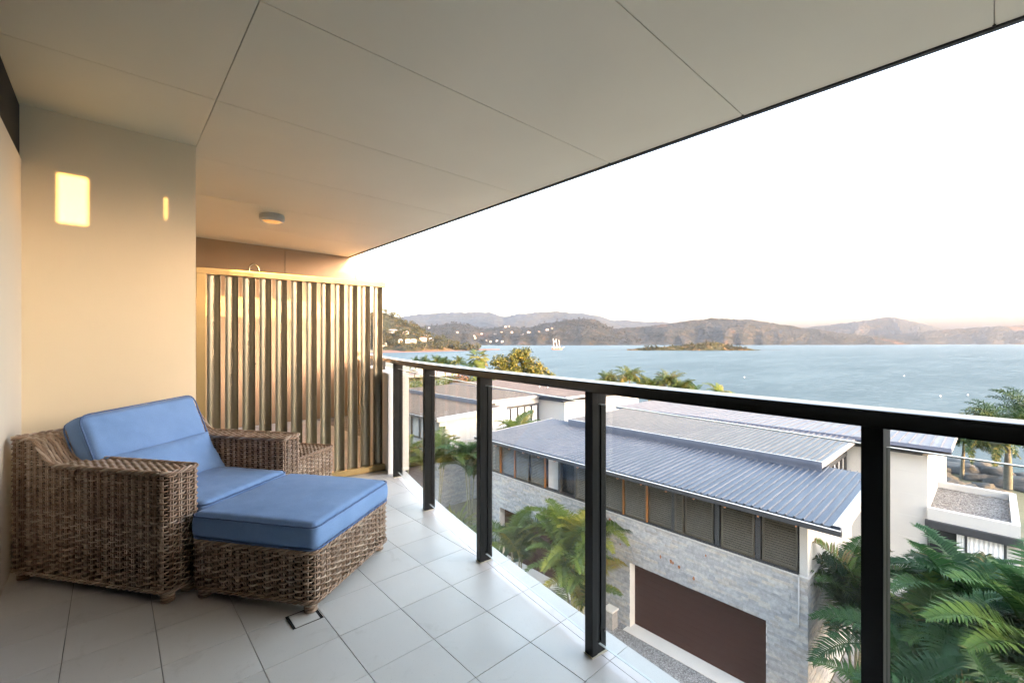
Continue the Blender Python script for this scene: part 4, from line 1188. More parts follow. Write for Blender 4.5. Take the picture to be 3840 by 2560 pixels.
hill('distant_range', 'palest mountain range behind the bay', FAR_RANGE_RIDGE, 1300, M['hill_far'], 320, 46, 9, 0.0016, 2.0, 600)
nh, nh_rows = hill('wooded_hill', 'wooded hill with scattered houses behind the moored ship', NEAR_HILLS_RIDGE, 430, M['hill_mid'], 420, 60, 5.5, 0.004, 3.0, 300)
hill('wooded_hill', 'long wooded ridge behind the small island', MID_HILL_RIDGE, 480, M['hill_mid'], 420, 60, 5.5, 0.004, 4.0, 300)
hill('wooded_hill', 'hazy rounded peak right of the long ridge', FAR_HILL_RIDGE, 900, M['hill_mid'], 240, 40, 7, 0.0025, 5.0, 400)
hill('wooded_hill', 'low wooded ridge at the right edge of the bay', RIGHT_HILL_RIDGE, 600, M['hill_mid'], 360, 46, 5.5, 0.0035, 6.0, 400)
isl, isl_rows = hill('island', 'small rocky scrub island in the bay', ISLAND_RIDGE, 34, M['hill_near'], 90, 14, 1.6, 0.03, 7.0, 40)

# shore of the far side: thin dark mangrove line, and the sand spit
M['sand'] = varied('pale_sand', (0.36, 0.25, 0.17), (0.44, 0.32, 0.22), 0.05, 0.9)
M['mud'] = varied('tidal_mud', (0.13, 0.075, 0.055), (0.18, 0.11, 0.085), 0.05, 0.95, spec=0.0)
M['reef'] = varied('dark_reef', (0.035, 0.03, 0.026), (0.06, 0.052, 0.045), 0.1, 1.0, spec=0.0)
mb = MB()
sp = [((225, 512), (262, 575)), ((262, 500), (300, 590)), ((310, 505), (335, 605)), ((352, 520), (372, 610)), ((392, 535), (405, 600)), ((425, 548), (430, 592)), ((452, 556), (455, 580)), ((490, 566), (490, 570))]
for i, (a, b) in enumerate(sp): mb.v += [(a[0], a[1], SEA-0.1), (lerp(a[0], b[0], 0.3), lerp(a[1], b[1], 0.3), SEA+0.35), (b[0], b[1], SEA+1.6)]
for i in range(len(sp)-1):
    for k in range(2): a = i*3+k; mb.f.append((a, a+3, a+4, a+1))
tag(mb.build('beach', M['mud'], smooth=True), 'brown tidal beach at the foot of the headland', None, None, 'structure')
mb = MB()
for (a, b, w, zz) in (((560, 438), (640, 372), 5, 0.5), ((745, 268), (800, 222), 6, 0.5), ((430, 585), (520, 520), 4, 0.35)):
    d = Vector((b[0]-a[0], b[1]-a[1], 0)).normalized(); n = Vector((-d.y, d.x, 0))
    P = []; k = 14
    for i in range(k+1):
        q = Vector(a).lerp(Vector(b), i/k).to_3d(); ww = w*(0.4+0.8*abs(noise.noise(q*0.1))); P.append((q-n*ww, q+n*ww, zz*(0.5+abs(noise.noise(q*0.2)))))
    for i in range(k):
        (p, q, h), (p2, q2, h2) = P[i], P[i+1]
        m0, m1 = (p+q)/2, (p2+q2)/2
        mb.add([(p.x, p.y, SEA-0.3), (m0.x, m0.y, SEA+h), (q.x, q.y, SEA-0.3), (p2.x, p2.y, SEA-0.3), (m1.x, m1.y, SEA+h2), (q2.x, q2.y, SEA-0.3)], [(0, 3, 4, 1), (1, 4, 5, 2)])
tag(mb.build('reef', M['reef']), 'low dark reef lying just above the water beside the island', None, None, 'structure')

# paving between the buildings, road behind the far house
mb = MB(); mb.quad((2.0, -30, GZ+0.004), (13.9, -30, GZ+0.004), (15.2, 60, GZ+0.004), (2.0, 60, GZ+0.004))
tag(mb.build('driveway', M['aggregate']), 'exposed aggregate driveway below the balcony', None, None, 'structure')
M['paver'] = island_mat('grey_paver', [(0, (0.20, 0.20, 0.21)), (0.5, (0.26, 0.26, 0.265)), (1, (0.31, 0.31, 0.315))], 0.7, 0.3, 5)
pv = thing('garden_path', None, None, (16, 2.4, GZ)); pv['kind'] = 'structure'; pv['label'] = 'grey paved path beside the stone side wall'
mbp = MB()
for i in range(16):
    for j in range(3):
        mbp.box(13.92+i*0.6, 14.51+i*0.6, 1.5+j*0.6, 2.09+j*0.6, GZ-0.02, GZ+0.018)
mbp.build('pavers', M['paver'], pv, kind='stuff')
M['asphalt'] = varied('pinkish_road', (0.20, 0.15, 0.135), (0.26, 0.19, 0.17), 0.3, 0.85)
mb = MB(); rd = [((40, 118), (36, 142)), ((62, 120), (62, 150)), ((84, 118), (92, 146)), ((98, 108), (108, 134))]
for a, b in rd: mb.v += [(a[0], a[1], -9.6), (b[0], b[1], -9.2)]
for i in range(len(rd)-1): mb.f.append((2*i, 2*i+2, 2*i+3, 2*i+1))
rdo = mb.build('road', M['asphalt']); tag(rdo, 'pinkish foreshore road beyond the farther house', None, None, 'structure')
M['line_paint'] = varied('kerb_paint', (0.55, 0.38, 0.12), (0.62, 0.44, 0.16), 3, 0.8)
mb = MB()
for (a, b), (c, d) in zip(rd[:-1], rd[1:]):
    for t, w in ((0.97, 0.5), (0.1, 0.35)):
        p = Vector((lerp(a[0], b[0], t), lerp(a[1], b[1], t), 0)); q = Vector((lerp(c[0], d[0], t), lerp(c[1], d[1], t), 0))
        n = (q-p).normalized(); n = Vector((-n.y, n.x, 0))*w/2; z = lerp(-9.6, -9.2, t)
        mb.hexa([(p.x-n.x, p.y-n.y, z-0.1), (q.x-n.x, q.y-n.y, z-0.1), (q.x+n.x, q.y+n.y, z-0.1), (p.x+n.x, p.y+n.y, z-0.1), (p.x-n.x, p.y-n.y, z+0.13), (q.x-n.x, q.y-n.y, z+0.13), (q.x+n.x, q.y+n.y, z+0.13), (p.x+n.x, p.y+n.y, z+0.13)])
mb.build('kerb', M['line_paint'], rdo)

# the rest of our own apartment block and an added wing out of view that shades the houses
apt = thing('apartment_block', 'apartment block that carries the balcony', 'building', (-6, 5, GZ))
mb = MB(); mb.box(-14, -0.66, -12, 26, GZ-0.4, 9.0); mb.build('block_wall', M['white'], apt)
MB().box(-13.9, 2.9, BACK_Y-0.25, END_Y+9, CEIL+0.37, CEIL+0.62).build('roof_slab', M['white_dull'], apt)
mb = MB()
mb.box(-0.6, 0.9, -1.9, END_Y+9, -6.0, -0.32)
mb.build('storey_below', M['white'], apt)
# added unseen end wall: blocks the low sun, slots shaped to cast its patches
SX = SUN_X; TE = math.tan(SUN_EL)
def back_at(x, y, z):
    t = y - BACK_Y; return (x + SX*t, z + TE*t)
ops = []
for (x0, x1, y, z0, z1) in ((-0.250, -0.112, WALL_Y, 2.01, 2.32), (0.286, 0.2945, WALL_Y, 2.13, 2.285), (0.55, 3.25, END_Y, 1.618, 1.90)):
    (a, c), (b, d) = back_at(x0, y, z0), back_at(x1, y, z1)
    ops.append((a, b, c, d))
be = thing('end_wall', None, None, (1.5, BACK_Y, 0)); be['kind'] = 'structure'; be['label'] = 'clad end wall of this balcony with slot openings'
XB1 = back_at(3.20, END_Y, 0)[0]
xs = sorted({-0.6, XB1} | {v for o in ops for v in o[:2]}); zs_ = sorted({-0.3, 3.0} | {v for o in ops for v in o[2:]})
mb = MB()
for a, b in zip(xs[:-1], xs[1:]):
    if a >= XB1: continue
    b = min(b, XB1)
    for c, d in zip(zs_[:-1], zs_[1:]):
        mx, mz = (a+b)/2, (c+d)/2
        if any(o[0] <= mx <= o[1] and o[2] <= mz <= o[3] for o in ops): continue
        mb.box(a, b, BACK_Y-0.03, BACK_Y, c, d)
mb.build('cladding_sheet', M['charcoal_clad'], be)
wing = thing('apartment_block', 'long neighbouring apartment wing behind the viewpoint', 'building', (22, -52, GZ))  # unseen block added so that its shadow covers the houses
mb = MB(); mb.box(3.5, 41, -60, -46, GZ-0.4, 3.0); mb.build('block_wall', M['white'], wing)
mb = MB(); mb.box(3.2, 41.3, -60.3, -45.7, 3.0, 3.25); mb.build('roof_slab', M['white_dull'], wing)
for k in range(8):
    for q in range(3):
        MB().box(5+k*4.5, 8+k*4.5, -46.0, -45.95, GZ+0.8+q*3.6, GZ+2.9+q*3.6).build('window', M['win_glass'], wing)

# ================================================================== PLANTS
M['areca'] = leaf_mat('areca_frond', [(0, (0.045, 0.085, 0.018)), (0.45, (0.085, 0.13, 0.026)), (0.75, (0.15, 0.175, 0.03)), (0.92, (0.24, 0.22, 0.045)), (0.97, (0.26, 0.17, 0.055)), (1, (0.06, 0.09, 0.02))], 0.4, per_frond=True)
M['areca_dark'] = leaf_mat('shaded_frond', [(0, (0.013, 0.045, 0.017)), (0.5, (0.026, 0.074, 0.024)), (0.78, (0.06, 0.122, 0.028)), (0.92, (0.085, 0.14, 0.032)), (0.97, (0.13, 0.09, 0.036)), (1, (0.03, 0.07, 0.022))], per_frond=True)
M['foxtail'] = leaf_mat('foxtail_frond', [(0, (0.045, 0.075, 0.02)), (0.5, (0.075, 0.10, 0.026)), (0.85, (0.13, 0.13, 0.032)), (1, (0.22, 0.15, 0.04))], per_frond=True)
M['cane'] = varied('palm_cane', (0.16, 0.17, 0.10), (0.26, 0.25, 0.18), 4, 0.7, stretch=(1, 1, 3))
M['trunk'] = varied('grey_trunk', (0.055, 0.055, 0.045), (0.10, 0.095, 0.08), 4, 0.85, stretch=(1, 1, 3), bump_s=0.4, bump_scale=20, bump_d=0.02)
M['broad'] = leaf_mat('broad_leaf', [(0, (0.026, 0.038, 0.010)), (0.5, (0.058, 0.068, 0.014)), (0.85, (0.12, 0.108, 0.02)), (1, (0.20, 0.155, 0.035))], 0.1)
M['bush'] = leaf_mat('bright_bush', [(0, (0.06, 0.09, 0.016)), (0.5, (0.11, 0.14, 0.022)), (1, (0.20, 0.19, 0.03))], 0.35)
M['red_bush'] = leaf_mat('red_bush', [(0, (0.06, 0.05, 0.02)), (0.5, (0.12, 0.06, 0.03)), (1, (0.2, 0.09, 0.04))], 0.3)
M['far_scrub'] = leaf_mat('far_forest', [(0, (0.008, 0.011, 0.008)), (0.5, (0.014, 0.017, 0.011)), (1, (0.034, 0.028, 0.017))], 0.1)
M['scrub'] = leaf_mat('scrub_tree', [(0, (0.016, 0.022, 0.008)), (0.5, (0.030, 0.034, 0.013)), (1, (0.075, 0.060, 0.024))], 0.15)

def frond_mesh(name, L, elev, droop, nl, leaf, up, r, plumose=False, fold=0.5):
    """one palm frond along +X: a bending rachis with paired leaflets"""
    mb = MB(); pts = []; ang = elev; p = Vector((0, 0, 0)); seg = 18
    for i in range(seg+1):
        pts.append(p.copy()); t = i/seg
        ang = elev - droop*(t**1.35)
        p = p + Vector((cos(ang), 0, sin(ang)))*(L/seg)
    mb.tube(pts, [lerp(0.018, 0.004, i/seg)*L**0.5 for i in range(seg+1)], 4)
    for k in range(nl):
        t = 0.13 + 0.87*(k+0.5)/nl; f = t*seg; i = min(int(f), seg-1)
        q = pts[i].lerp(pts[i+1], f-i); d = (pts[i+1]-pts[i]).normalized()
        side = Vector((0, 1, 0)); nrm = side.cross(d) * -1
        if nrm.z < 0: nrm = -nrm
        ll = leaf*(sin(pi*min(1, 0.12+0.88*t)**0.75)*0.85+0.22)*r.uniform(0.85, 1.1)
        w = (0.0165 if plumose else 0.0165)*L**0.5*r.uniform(0.85, 1.2)*(leaf/0.5)**0.5
        for s_ in (-1, 1):
            sweep = lerp(0.25, 0.85, t) if plumose else lerp(0.10, 0.60, t*t)
            if plumose:
                a = r.uniform(-1.0, 1.1); nn = nrm*sin(a) + side*s_*cos(a)
            else: nn = side*s_*cos(up) + nrm*sin(up)*r.uniform(0.6, 1.2)
            v1 = (nn + d*sweep).normalized()
            a0 = q; a1 = q + v1*ll*0.5; v2 = (v1 + Vector((0, 0, -fold))).normalized(); a2 = a1 + v2*ll*0.5
            wd = d*w
            mb.add([tuple(a0-wd*0.5), tuple(a0+wd*0.5), tuple(a1+wd*0.8), tuple(a1-wd*0.8), tuple(a2)], [(0, 1, 2, 3), (3, 2, 4)])
    me = bpy.data.meshes.new(name); me.from_pydata(mb.v, [], mb.f); me.update()
    return me
R = random.Random(21)
def mats(me, m): me.materials.append(m); return me
ARECA = [mats(frond_mesh('frond', 2.3, radians(e), radians(dr), 50, 0.64, radians(u), R), M['areca']) for e, dr, u in ((78, 95, 32), (70, 115, 28), (62, 105, 30), (82, 70, 35), (52, 110, 24))]
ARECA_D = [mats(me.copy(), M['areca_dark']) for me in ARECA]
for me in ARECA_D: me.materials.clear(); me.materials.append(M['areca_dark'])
M['foxtail_green'] = leaf_mat('green_foxtail', [(0, (0.014, 0.036, 0.012)), (0.6, (0.030, 0.060, 0.017)), (0.9, (0.075, 0.10, 0.024)), (1, (0.14, 0.11, 0.028))], 0.25, per_frond=True)
FOX = [mats(frond_mesh('frond', 2.4, radians(e), radians(dr), 60, 0.42, 0, R, True), M['foxtail']) for e, dr in ((66, 130), (42, 125), (18, 90), (78, 85))]
FOX_G = [me.copy() for me in FOX]
for me in FOX_G: me.materials.clear(); me.materials.append(M['foxtail_green'])
COCO = [mats(frond_mesh('frond', 2.6, radians(e), radians(dr), 46, 0.62, radians(12), R, False, 0.8), M['areca']) for e, dr in ((80, 80), (60, 100), (40, 90))]

def cane_palm(name, label, x, y, h, n_fr, seed, meshes, group, size=1.0, stems=4, spread=0.45, z=GZ, cat='palm'):
    r = random.Random(seed); T = thing(name, label, cat, (x, y, z), 0, group)
    heads = []
    for s_ in range(stems):
        a = 2*pi*s_/stems + r.uniform(-0.4, 0.4); d = spread*r.uniform(0.3, 1)
        hh = h*r.uniform(0.72, 1.0) - 1.1*size
        hh = max(hh, 0.3)
        bx, by = 0.35*d*cos(a), 0.35*d*sin(a); tx, ty = d*cos(a), d*sin(a)
        P = [(lerp(bx, tx, (i/5)**1.6), lerp(by, ty, (i/5)**1.6), -0.1 + (hh+0.1)*i/5) for i in range(6)]
        mb = MB(); mb.tube(P, [0.05, 0.043, 0.04, 0.037, 0.034, 0.03], 7)
        mb.build('stem', M['cane'], T, local=True, smooth=True)
        heads.append(Vector(P[-1]))
    for k in range(n_fr):
        hd = heads[k % stems]
        me = r.choice(meshes); s_ = size*r.uniform(0.8, 1.12)
        link('frond', me, T, hd + Vector((0, 0, r.uniform(-0.15, 0.1))), (r.uniform(-0.15, 0.15), r.uniform(-0.25, 0.12), 2.399*k + r.uniform(-0.4, 0.4)), (s_, s_, s_))
    return T

AG = 'areca palms beside the stone houses'
cane_palm('areca_palm', 'yellow green areca palm between the two dark garage doors', 12.3, 10.15, 4.1, 36, 1, ARECA, AG, 0.95, 5, 0.5)
cane_palm('areca_palm', 'short areca palm in front of the small stone pier', 11.9, 9.6, 2.9, 18, 16, ARECA, AG, 0.85, 3, 0.4)
cane_palm('areca_palm', 'smaller arching areca palm left of the clump between the garage doors', 11.7, 12.5, 3.2, 15, 2, ARECA, AG, 0.85, 3, 0.35)
cane_palm('areca_palm', 'tall areca palm at the corner of the farther house', 13.6, 21.2, 5.2, 20, 3, ARECA, AG, 1.1, 4, 0.6)
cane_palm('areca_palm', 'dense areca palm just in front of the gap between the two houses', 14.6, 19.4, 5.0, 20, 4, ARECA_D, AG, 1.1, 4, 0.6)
cane_palm('areca_palm', 'yellowing areca palm leaning in front of the farther garage door', 12.7, 23.4, 3.9, 15, 5, ARECA, AG, 1.0, 3, 0.4)
cane_palm('areca_palm', 'areca palm with fronds showing against the white curtained windows', 17.6, 19.0, 5.9, 14, 6, ARECA, AG, 1.0, 3, 0.4)
cane_palm('areca_palm', 'areca palm tip above the left edge of the blue roof', 19.2, 20.0, 5.6, 12, 7, ARECA, AG, 1.0, 3, 0.4)
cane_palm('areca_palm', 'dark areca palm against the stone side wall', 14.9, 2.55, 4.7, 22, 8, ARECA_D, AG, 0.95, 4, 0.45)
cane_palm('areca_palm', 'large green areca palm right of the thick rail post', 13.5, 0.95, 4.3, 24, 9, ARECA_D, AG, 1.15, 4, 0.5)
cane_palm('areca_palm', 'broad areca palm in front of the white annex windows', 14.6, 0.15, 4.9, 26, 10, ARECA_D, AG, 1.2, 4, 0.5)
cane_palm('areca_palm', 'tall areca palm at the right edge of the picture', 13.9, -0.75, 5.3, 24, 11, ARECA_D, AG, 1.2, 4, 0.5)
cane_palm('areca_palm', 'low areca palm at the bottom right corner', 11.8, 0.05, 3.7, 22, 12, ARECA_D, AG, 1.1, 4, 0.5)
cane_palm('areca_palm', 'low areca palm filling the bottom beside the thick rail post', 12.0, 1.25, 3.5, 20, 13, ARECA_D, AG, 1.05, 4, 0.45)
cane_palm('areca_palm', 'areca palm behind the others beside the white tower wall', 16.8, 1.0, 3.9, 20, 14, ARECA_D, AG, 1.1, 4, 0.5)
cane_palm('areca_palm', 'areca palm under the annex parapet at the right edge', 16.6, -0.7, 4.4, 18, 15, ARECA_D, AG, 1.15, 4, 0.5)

def leaf_ball(mb, c, rad, n, size, r, flat=0.8):
    for _ in range(n):
        v = Vector((r.gauss(0, 1), r.gauss(0, 1), r.gauss(0, 1))).normalized()
        q = c + Vector((v.x*rad, v.y*rad, v.z*rad*flat))*(r.random()**0.4)
        nrm = (v + Vector((r.uniform(-.8, .8), r.uniform(-.8, .8), r.uniform(-.2, 1.0)))).normalized()
        a = nrm.cross(Vector((r.uniform(-1, 1), r.uniform(-1, 1), r.uniform(-1, 1))))
        if a.length < 0.05: continue
        a.normalize(); b = nrm.cross(a); s_ = size*r.uniform(0.6, 1.25)
        mb.add([tuple(q-a*s_*0.5), tuple(q+b*s_*0.24), tuple(q+a*s_*0.5), tuple(q-b*s_*0.24)], [(0, 1, 2, 3)])

def shrub(name, label, x, y, z, h, w, mat, seed, n=240, size=0.28, group='shrubs and bushes', cat='shrub'):
    r = random.Random(seed); T = thing(name, label, cat, (x, y, z), 0, group)
    mb = MB()
    for k in range(7):
        c = Vector((r.uniform(-0.5, 0.5)*w*0.6, r.uniform(-0.5, 0.5)*w*0.6, h*r.uniform(0.3, 0.78)))
        leaf_ball(mb, c, w*0.34, n//7, size, r)
    mb.build('foliage', mat, T, local=True)
    st = MB()
    for k in range(4):
        a = k*pi/2; st.tube([(0.06*cos(a), 0.06*sin(a), -0.1), (0.2*w*cos(a), 0.2*w*sin(a), h*0.55)], 0.03, 5)
    st.build('stem', M['trunk'], T, local=True)
    return T
def tuft(label, x, y, z, h, seed, mat, n=34):
    """spreading broad leaved plant"""
    r = random.Random(seed); T = thing('leafy_plant', label, 'plant', (x, y, z), 0, 'leafy plants in the garden bed')
    for k in range(n):
        pass
    mb = MB()
    for k in range(n):
        a = 2.4*k; el = r.uniform(0.5, 1.35); L = h*r.uniform(0.7, 1.15); p = Vector((0.08*cos(a), 0.08*sin(a), h*0.25*r.random())); d = Vector((cos(a)*cos(el), sin(a)*cos(el), sin(el)))
        sd = Vector((-sin(a), cos(a), 0)); P = []
        for i in range(5):
            w = 0.075*h*sin(pi*(0.15+0.85*i/4)); P.append((p - sd*w, p + sd*w)); p = p + d*(L/4); d = (d + Vector((0, 0, -0.28))).normalized()
        for i in range(4): mb.add([tuple(P[i][0]), tuple(P[i][1]), tuple(P[i+1][1]), tuple(P[i+1][0])], [(0, 1, 2, 3)])
    mb.build('leaves', mat, T, local=True, kind='stuff')
tuft('pale leafy plant below the second rail post', 12.6, 17.6, GZ, 1.5, 1, M['areca'])
tuft('green leafy plant in the bed at the foot of the corner palms', 13.1, 18.9, GZ, 1.7, 2, M['areca'])
tuft('leafy plant nearest the far end of the stone wall', 12.9, 16.4, GZ, 1.3, 3, M['areca'])
tuft('broad leaved plant near the near garage pier', 12.5, 14.6, GZ, 1.3, 5, M['areca_dark'])

# ---- palms along the shore
def trunk_palm(name, label, x, y, z, h, meshes, n, seed, group, size=1.0, rad=0.16, lean=0.3, bulge=False):
    r = random.Random(seed); T = thing(name, label, 'palm', (x, y, z), 0, group)
    a = r.uniform(0, 6.28); P = []; rs = []
    for i in range(9):
        t = i/8; P.append((lean*cos(a)*t*t, lean*sin(a)*t*t, -0.2 + (h+0.2)*t)); rs.append(rad*(1.25-0.45*t + (0.25*sin(pi*t) if bulge else 0)))
    MB().tube(P, rs, 10).build('trunk', M['trunk'], T, local=True, smooth=True)
    hd = Vector(P[-1])
    MB().tube([tuple(hd + Vector((0, 0, -0.05))), tuple(hd + Vector((0, 0, 0.75*size)))], [rad*0.85, rad*0.45], 8).build('crownshaft', M['trunk'], T, local=True, smooth=True)
    for k in range(n):
        me = meshes[k % len(meshes)]; s_ = size*r.uniform(0.85, 1.12)
        link('frond', me, T, hd + Vector((0, 0, 0.6*size)), (r.uniform(-0.1, 0.1), r.uniform(-0.2, 0.3), 2.399*k + r.uniform(-0.3, 0.3)), (s_, s_, s_))
    return T
SG = 'palms along the shore'
for q, (x, y, h, lab) in enumerate([
    (42.2, 29.6, 5.5, 'foxtail palm at the left end of the shore palm clump'),
    (43.6, 27.6, 6.3, 'tallest foxtail palm left of the middle of the shore clump'),
    (45.3, 26.6, 5.6, 'foxtail palm in the middle of the shore clump'),
    (46.6, 24.9, 6.2, 'bushy foxtail palm right of the middle of the shore clump'),
    (47.4, 23.4, 5.4, 'yellowish foxtail palm toward the right end of the clump'),
    (46.3, 26.6, 4.9, 'shorter foxtail palm tucked behind the middle of the clump')]):
    trunk_palm('foxtail_palm', lab, x, y, land_z(x, y), h+0.15, FOX, 34, 40+q, SG, 1.0, 0.13)
trunk_palm('young_palm', 'light green feathery palm right of the foxtail clump', 48.0, 22.2, land_z(48, 22), 5.3, COCO, 10, 51, SG, 0.9, 0.1)
trunk_palm('young_palm', 'lone feathery palm rising just above the handrail', 48.8, 20.3, land_z(49, 20), 5.4, COCO, 11, 52, SG, 0.85, 0.1)
trunk_palm('royal_palm', 'large thick trunked palm on the rocks at the right edge', 53.6, -0.75, -10.75, 3.1, FOX_G, 46, 61, SG, 1.75, 0.2, 0.1, True)
trunk_palm('royal_palm', 'slimmer palm beside the thick trunked one on the rocks', 54.9, 1.9, -10.75, 2.3, FOX_G, 34, 62, SG, 1.4, 0.13, 0.2)
trunk_palm('royal_palm', 'palm beyond the right edge rising above the handrail', 56.5, -2.2, -10.75, 4.6, FOX_G, 30, 63, SG, 1.5, 0.2, 0.2)
for q, (x, y, h, lab) in enumerate([
    (47.5, 83.0, 4.9, 'leftmost dark palm in the far row behind the rail'),
    (49.3, 81.5, 5.2, 'second palm in the far row behind the rail'),
    (51.2, 80.0, 5.3, 'middle palm in the far row behind the rail'),
    (52.8, 78.8, 5.0, 'dark palm near the right end of the far row'),
    (54.6, 77.2, 5.1, 'rightmost drooping palm in the far row')]):
    trunk_palm('shore_palm', lab, x, y, land_z(x, y)-0.0, h+1.5, FOX_G, 22, 70+q, SG, 1.1, 0.14)

# fan palm
def fan_mesh(r):
    mb = MB(); L = 1.15
    mb.tube([(0, 0, 0), (0.5*L, 0, 0.42*L), (0.95*L, 0, 0.62*L)], [0.03, 0.025, 0.02], 4)
    c = Vector((0.95*L, 0, 0.62*L)); n = 22
    for k in range(n):
        a = lerp(-2.25, 2.25, k/(n-1)); d = Vector((cos(a)*0.9, sin(a), 0.10*cos(a))).normalized(); s_ = Vector((-sin(a), cos(a), 0)); ll = 1.0*(1-0.12*abs(a)/2.25)
        p1 = c + d*ll*0.62; p2 = c + d*ll + Vector((0, 0, -0.24))
        mb.add([tuple(c), tuple(p1 - s_*0.085), tuple(p2), tuple(p1 + s_*0.085)], [(0, 1, 2, 3)])
    me = bpy.data.meshes.new('fan_frond'); me.from_pydata(mb.v, [], mb.f); me.update(); me.materials.append(M['foxtail']); return me
FAN = fan_mesh(R)
fp = thing('fan_palm', 'fan palm with round leaves left of the big leafy tree', 'palm', (43.0, 55.5, land_z(43, 55)), 0, SG)
MB().tube([(0, 0, -0.2), (0.1, 0, 4), (0.2, 0.1, 8.6)], [0.22, 0.18, 0.16], 9).build('trunk', M['trunk'], fp, local=True, smooth=True)
r = random.Random(5)
for k in range(20):
    t = k/20; el = lerp(-1.15, 0.95, t)
    link('frond', FAN, fp, (0.2, 0.1, 8.5), (r.uniform(-0.3, 0.3), -el + 0.3, 2.399*k), (1.05,)*3)

def tree(name, label, x, y, z, h, w, seed, clumps, per, size, mat, group=None, lobes=None):
    r = random.Random(seed); T = thing(name, label, 'tree', (x, y, z), 0, group)
    tr = MB(); tr.tube([(0, 0, -0.3), (0.05*w*0.2, 0, h*0.22), (0.0, 0.1, h*0.4)], [0.035*h, 0.028*h, 0.022*h], 9)
    mb = MB(); cs = []
    for k in range(clumps):
        if lobes:
            lx, ly, lz, lr = lobes[k % len(lobes)]
            v = Vector((r.gauss(0, 1), r.gauss(0, 1), r.gauss(0, 1))).normalized()*(r.random()**0.35)
            c = Vector((lx + v.x*lr, ly + v.y*lr, lz + v.z*lr*0.75))
        else:
            v = Vector((r.gauss(0, 1), r.gauss(0, 1), r.gauss(0, 1))).normalized()*(r.random()**0.35)
            c = Vector((v.x*w*0.40, v.y*w*0.40, h*0.62 + v.z*h*0.30))
        cs.append(c); leaf_ball(mb, c, w*r.uniform(0.055, 0.095), per, size, r, 0.75)
    for k in range(10):
        c = r.choice(cs); tr.tube([(0, 0.05, h*r.uniform(0.25, 0.4)), tuple(c*0.5 + Vector((0, 0, h*0.2))), tuple(c)], [0.014*h, 0.009*h, 0.003*h], 6)
    tr.build('trunk', M['trunk'], T, local=True, smooth=True)
    mb.build('crown', mat, T, local=True)
    return T
# lobes run along the view's right hand direction (0.739, -0.674)
def rt(a, b=0): return (0.739*a + 0.674*b, -0.674*a + 0.739*b)
LB = [(x_*1.0, y_*1.0, z_*1.045, r_*1.03) for (x_, y_, z_, r_) in [(*rt(-2.9), 7.5, 2.0), (*rt(-0.6), 8.3, 2.0), (*rt(0.3), 9.3, 1.3), (*rt(1.6), 7.3, 1.9), (*rt(3.0), 6.3, 1.7), (*rt(4.4), 5.3, 1.3), (*rt(-3.6), 5.9, 1.7), (*rt(0), 6.2, 2.6), (*rt(-1.5, -1.4), 5.6, 2.0), (*rt(2.2, -1.2), 5.2, 2.0)]]
tree('broadleaf_tree', 'big leafy tree with a warm lit crown on the shore', 49.5, 52.5, land_z(50, 52)+0.2, 11.4, 12.0, 8, 190, 70, 0.42, M['broad'], None, LB)

for q, (x, y, h, w, m_, lab) in enumerate([
    (29.5, 50.2, 4.7, 4.2, 'bush', 'green bush at the left behind the far roofs'),
    (31.8, 48.6, 5.1, 4.0, 'bush', 'leafy bush just right of the first rail post'),
    (33.2, 46.8, 5.7, 3.6, 'red_bush', 'reddish bush behind the second rail post'),
    (35.2, 45.6, 5.5, 4.0, 'bush', 'bright bush between the reddish bush and the yellow one'),
    (37.4, 44.0, 5.6, 4.4, 'bush', 'yellow green bush left of the third rail post'),
    (39.6, 42.5, 5.0, 4.0, 'bush', 'bush hidden partly by the third rail post'),
    (27.5, 52.0, 4.4, 4.2, 'bush', 'bush at the end of the low white wall')]):
    shrub('garden_bush', lab, x, y, land_z(x, y), h+1.7, w*1.15, M[m_], 90+q, 1300, 0.36)

# ================================================================== FAR THINGS
# villas on the headland and houses on the wooded hill
M['villa'] = varied('villa_wall', (0.40, 0.31, 0.23), (0.46, 0.37, 0.28), 0.2, 0.8)
M['villa_white'] = varied('villa_white', (0.27, 0.245, 0.22), (0.32, 0.29, 0.26), 0.2, 0.8)
M['tile_roof'] = varied('terracotta', (0.30, 0.14, 0.085), (0.36, 0.18, 0.11), 0.3, 0.8)
M['pale_roof'] = varied('pale_roof', (0.24, 0.21, 0.19), (0.29, 0.26, 0.23), 0.3, 0.7)
def slope_pt(rows, u, t, lift=0.0):
    i = min(len(rows)-1, int(u*(len(rows)-1))); n = len(rows[0]) - 4; k = min(n, int(t*n))
    return Vector(rows[i][k]) + Vector((0, 0, lift))
def villa(label, p, w, d, h, mat, roof, group, windows=5, name='villa'):
    rz = math.atan2(-p.y, -p.x) + pi/2     # long side faces the bay
    T = thing(name, label, 'house', p, rz, group)
    mb = MB(); mb.box(-w/2, w/2, -d/2, d/2, -3.0, h); mb.build('wall', mat, T, local=True)
    mb = MB(); o = 0.6
    mb.add([(-w/2-o, -d/2-o, h), (w/2+o, -d/2-o, h), (w/2+o, d/2+o, h), (-w/2-o, d/2+o, h), (-w/4, 0, h+1.5), (w/4, 0, h+1.5)], [(0, 1, 5, 4), (2, 3, 4, 5), (1, 2, 5), (3, 0, 4), (3, 2, 1, 0)])
    mb.build('roof', roof, T, local=True)
    for k in range(windows):
        x = lerp(-w/2+1.2, w/2-1.2, (k+0.5)/windows)
        f = MB(); f.box(x-0.8, x+0.8, -d/2-0.06, -d/2-0.01, h-2.4, h-0.6); wo_ = f.build('window', M['dark_trim'], T, local=True)
        f = MB(); f.box(x-0.65, x+0.65, -d/2-0.09, -d/2-0.065, h-2.25, h-0.75); f.build('pane', M['win_glass'], wo_, local=True)
    return T
VG = 'villas on the headland'
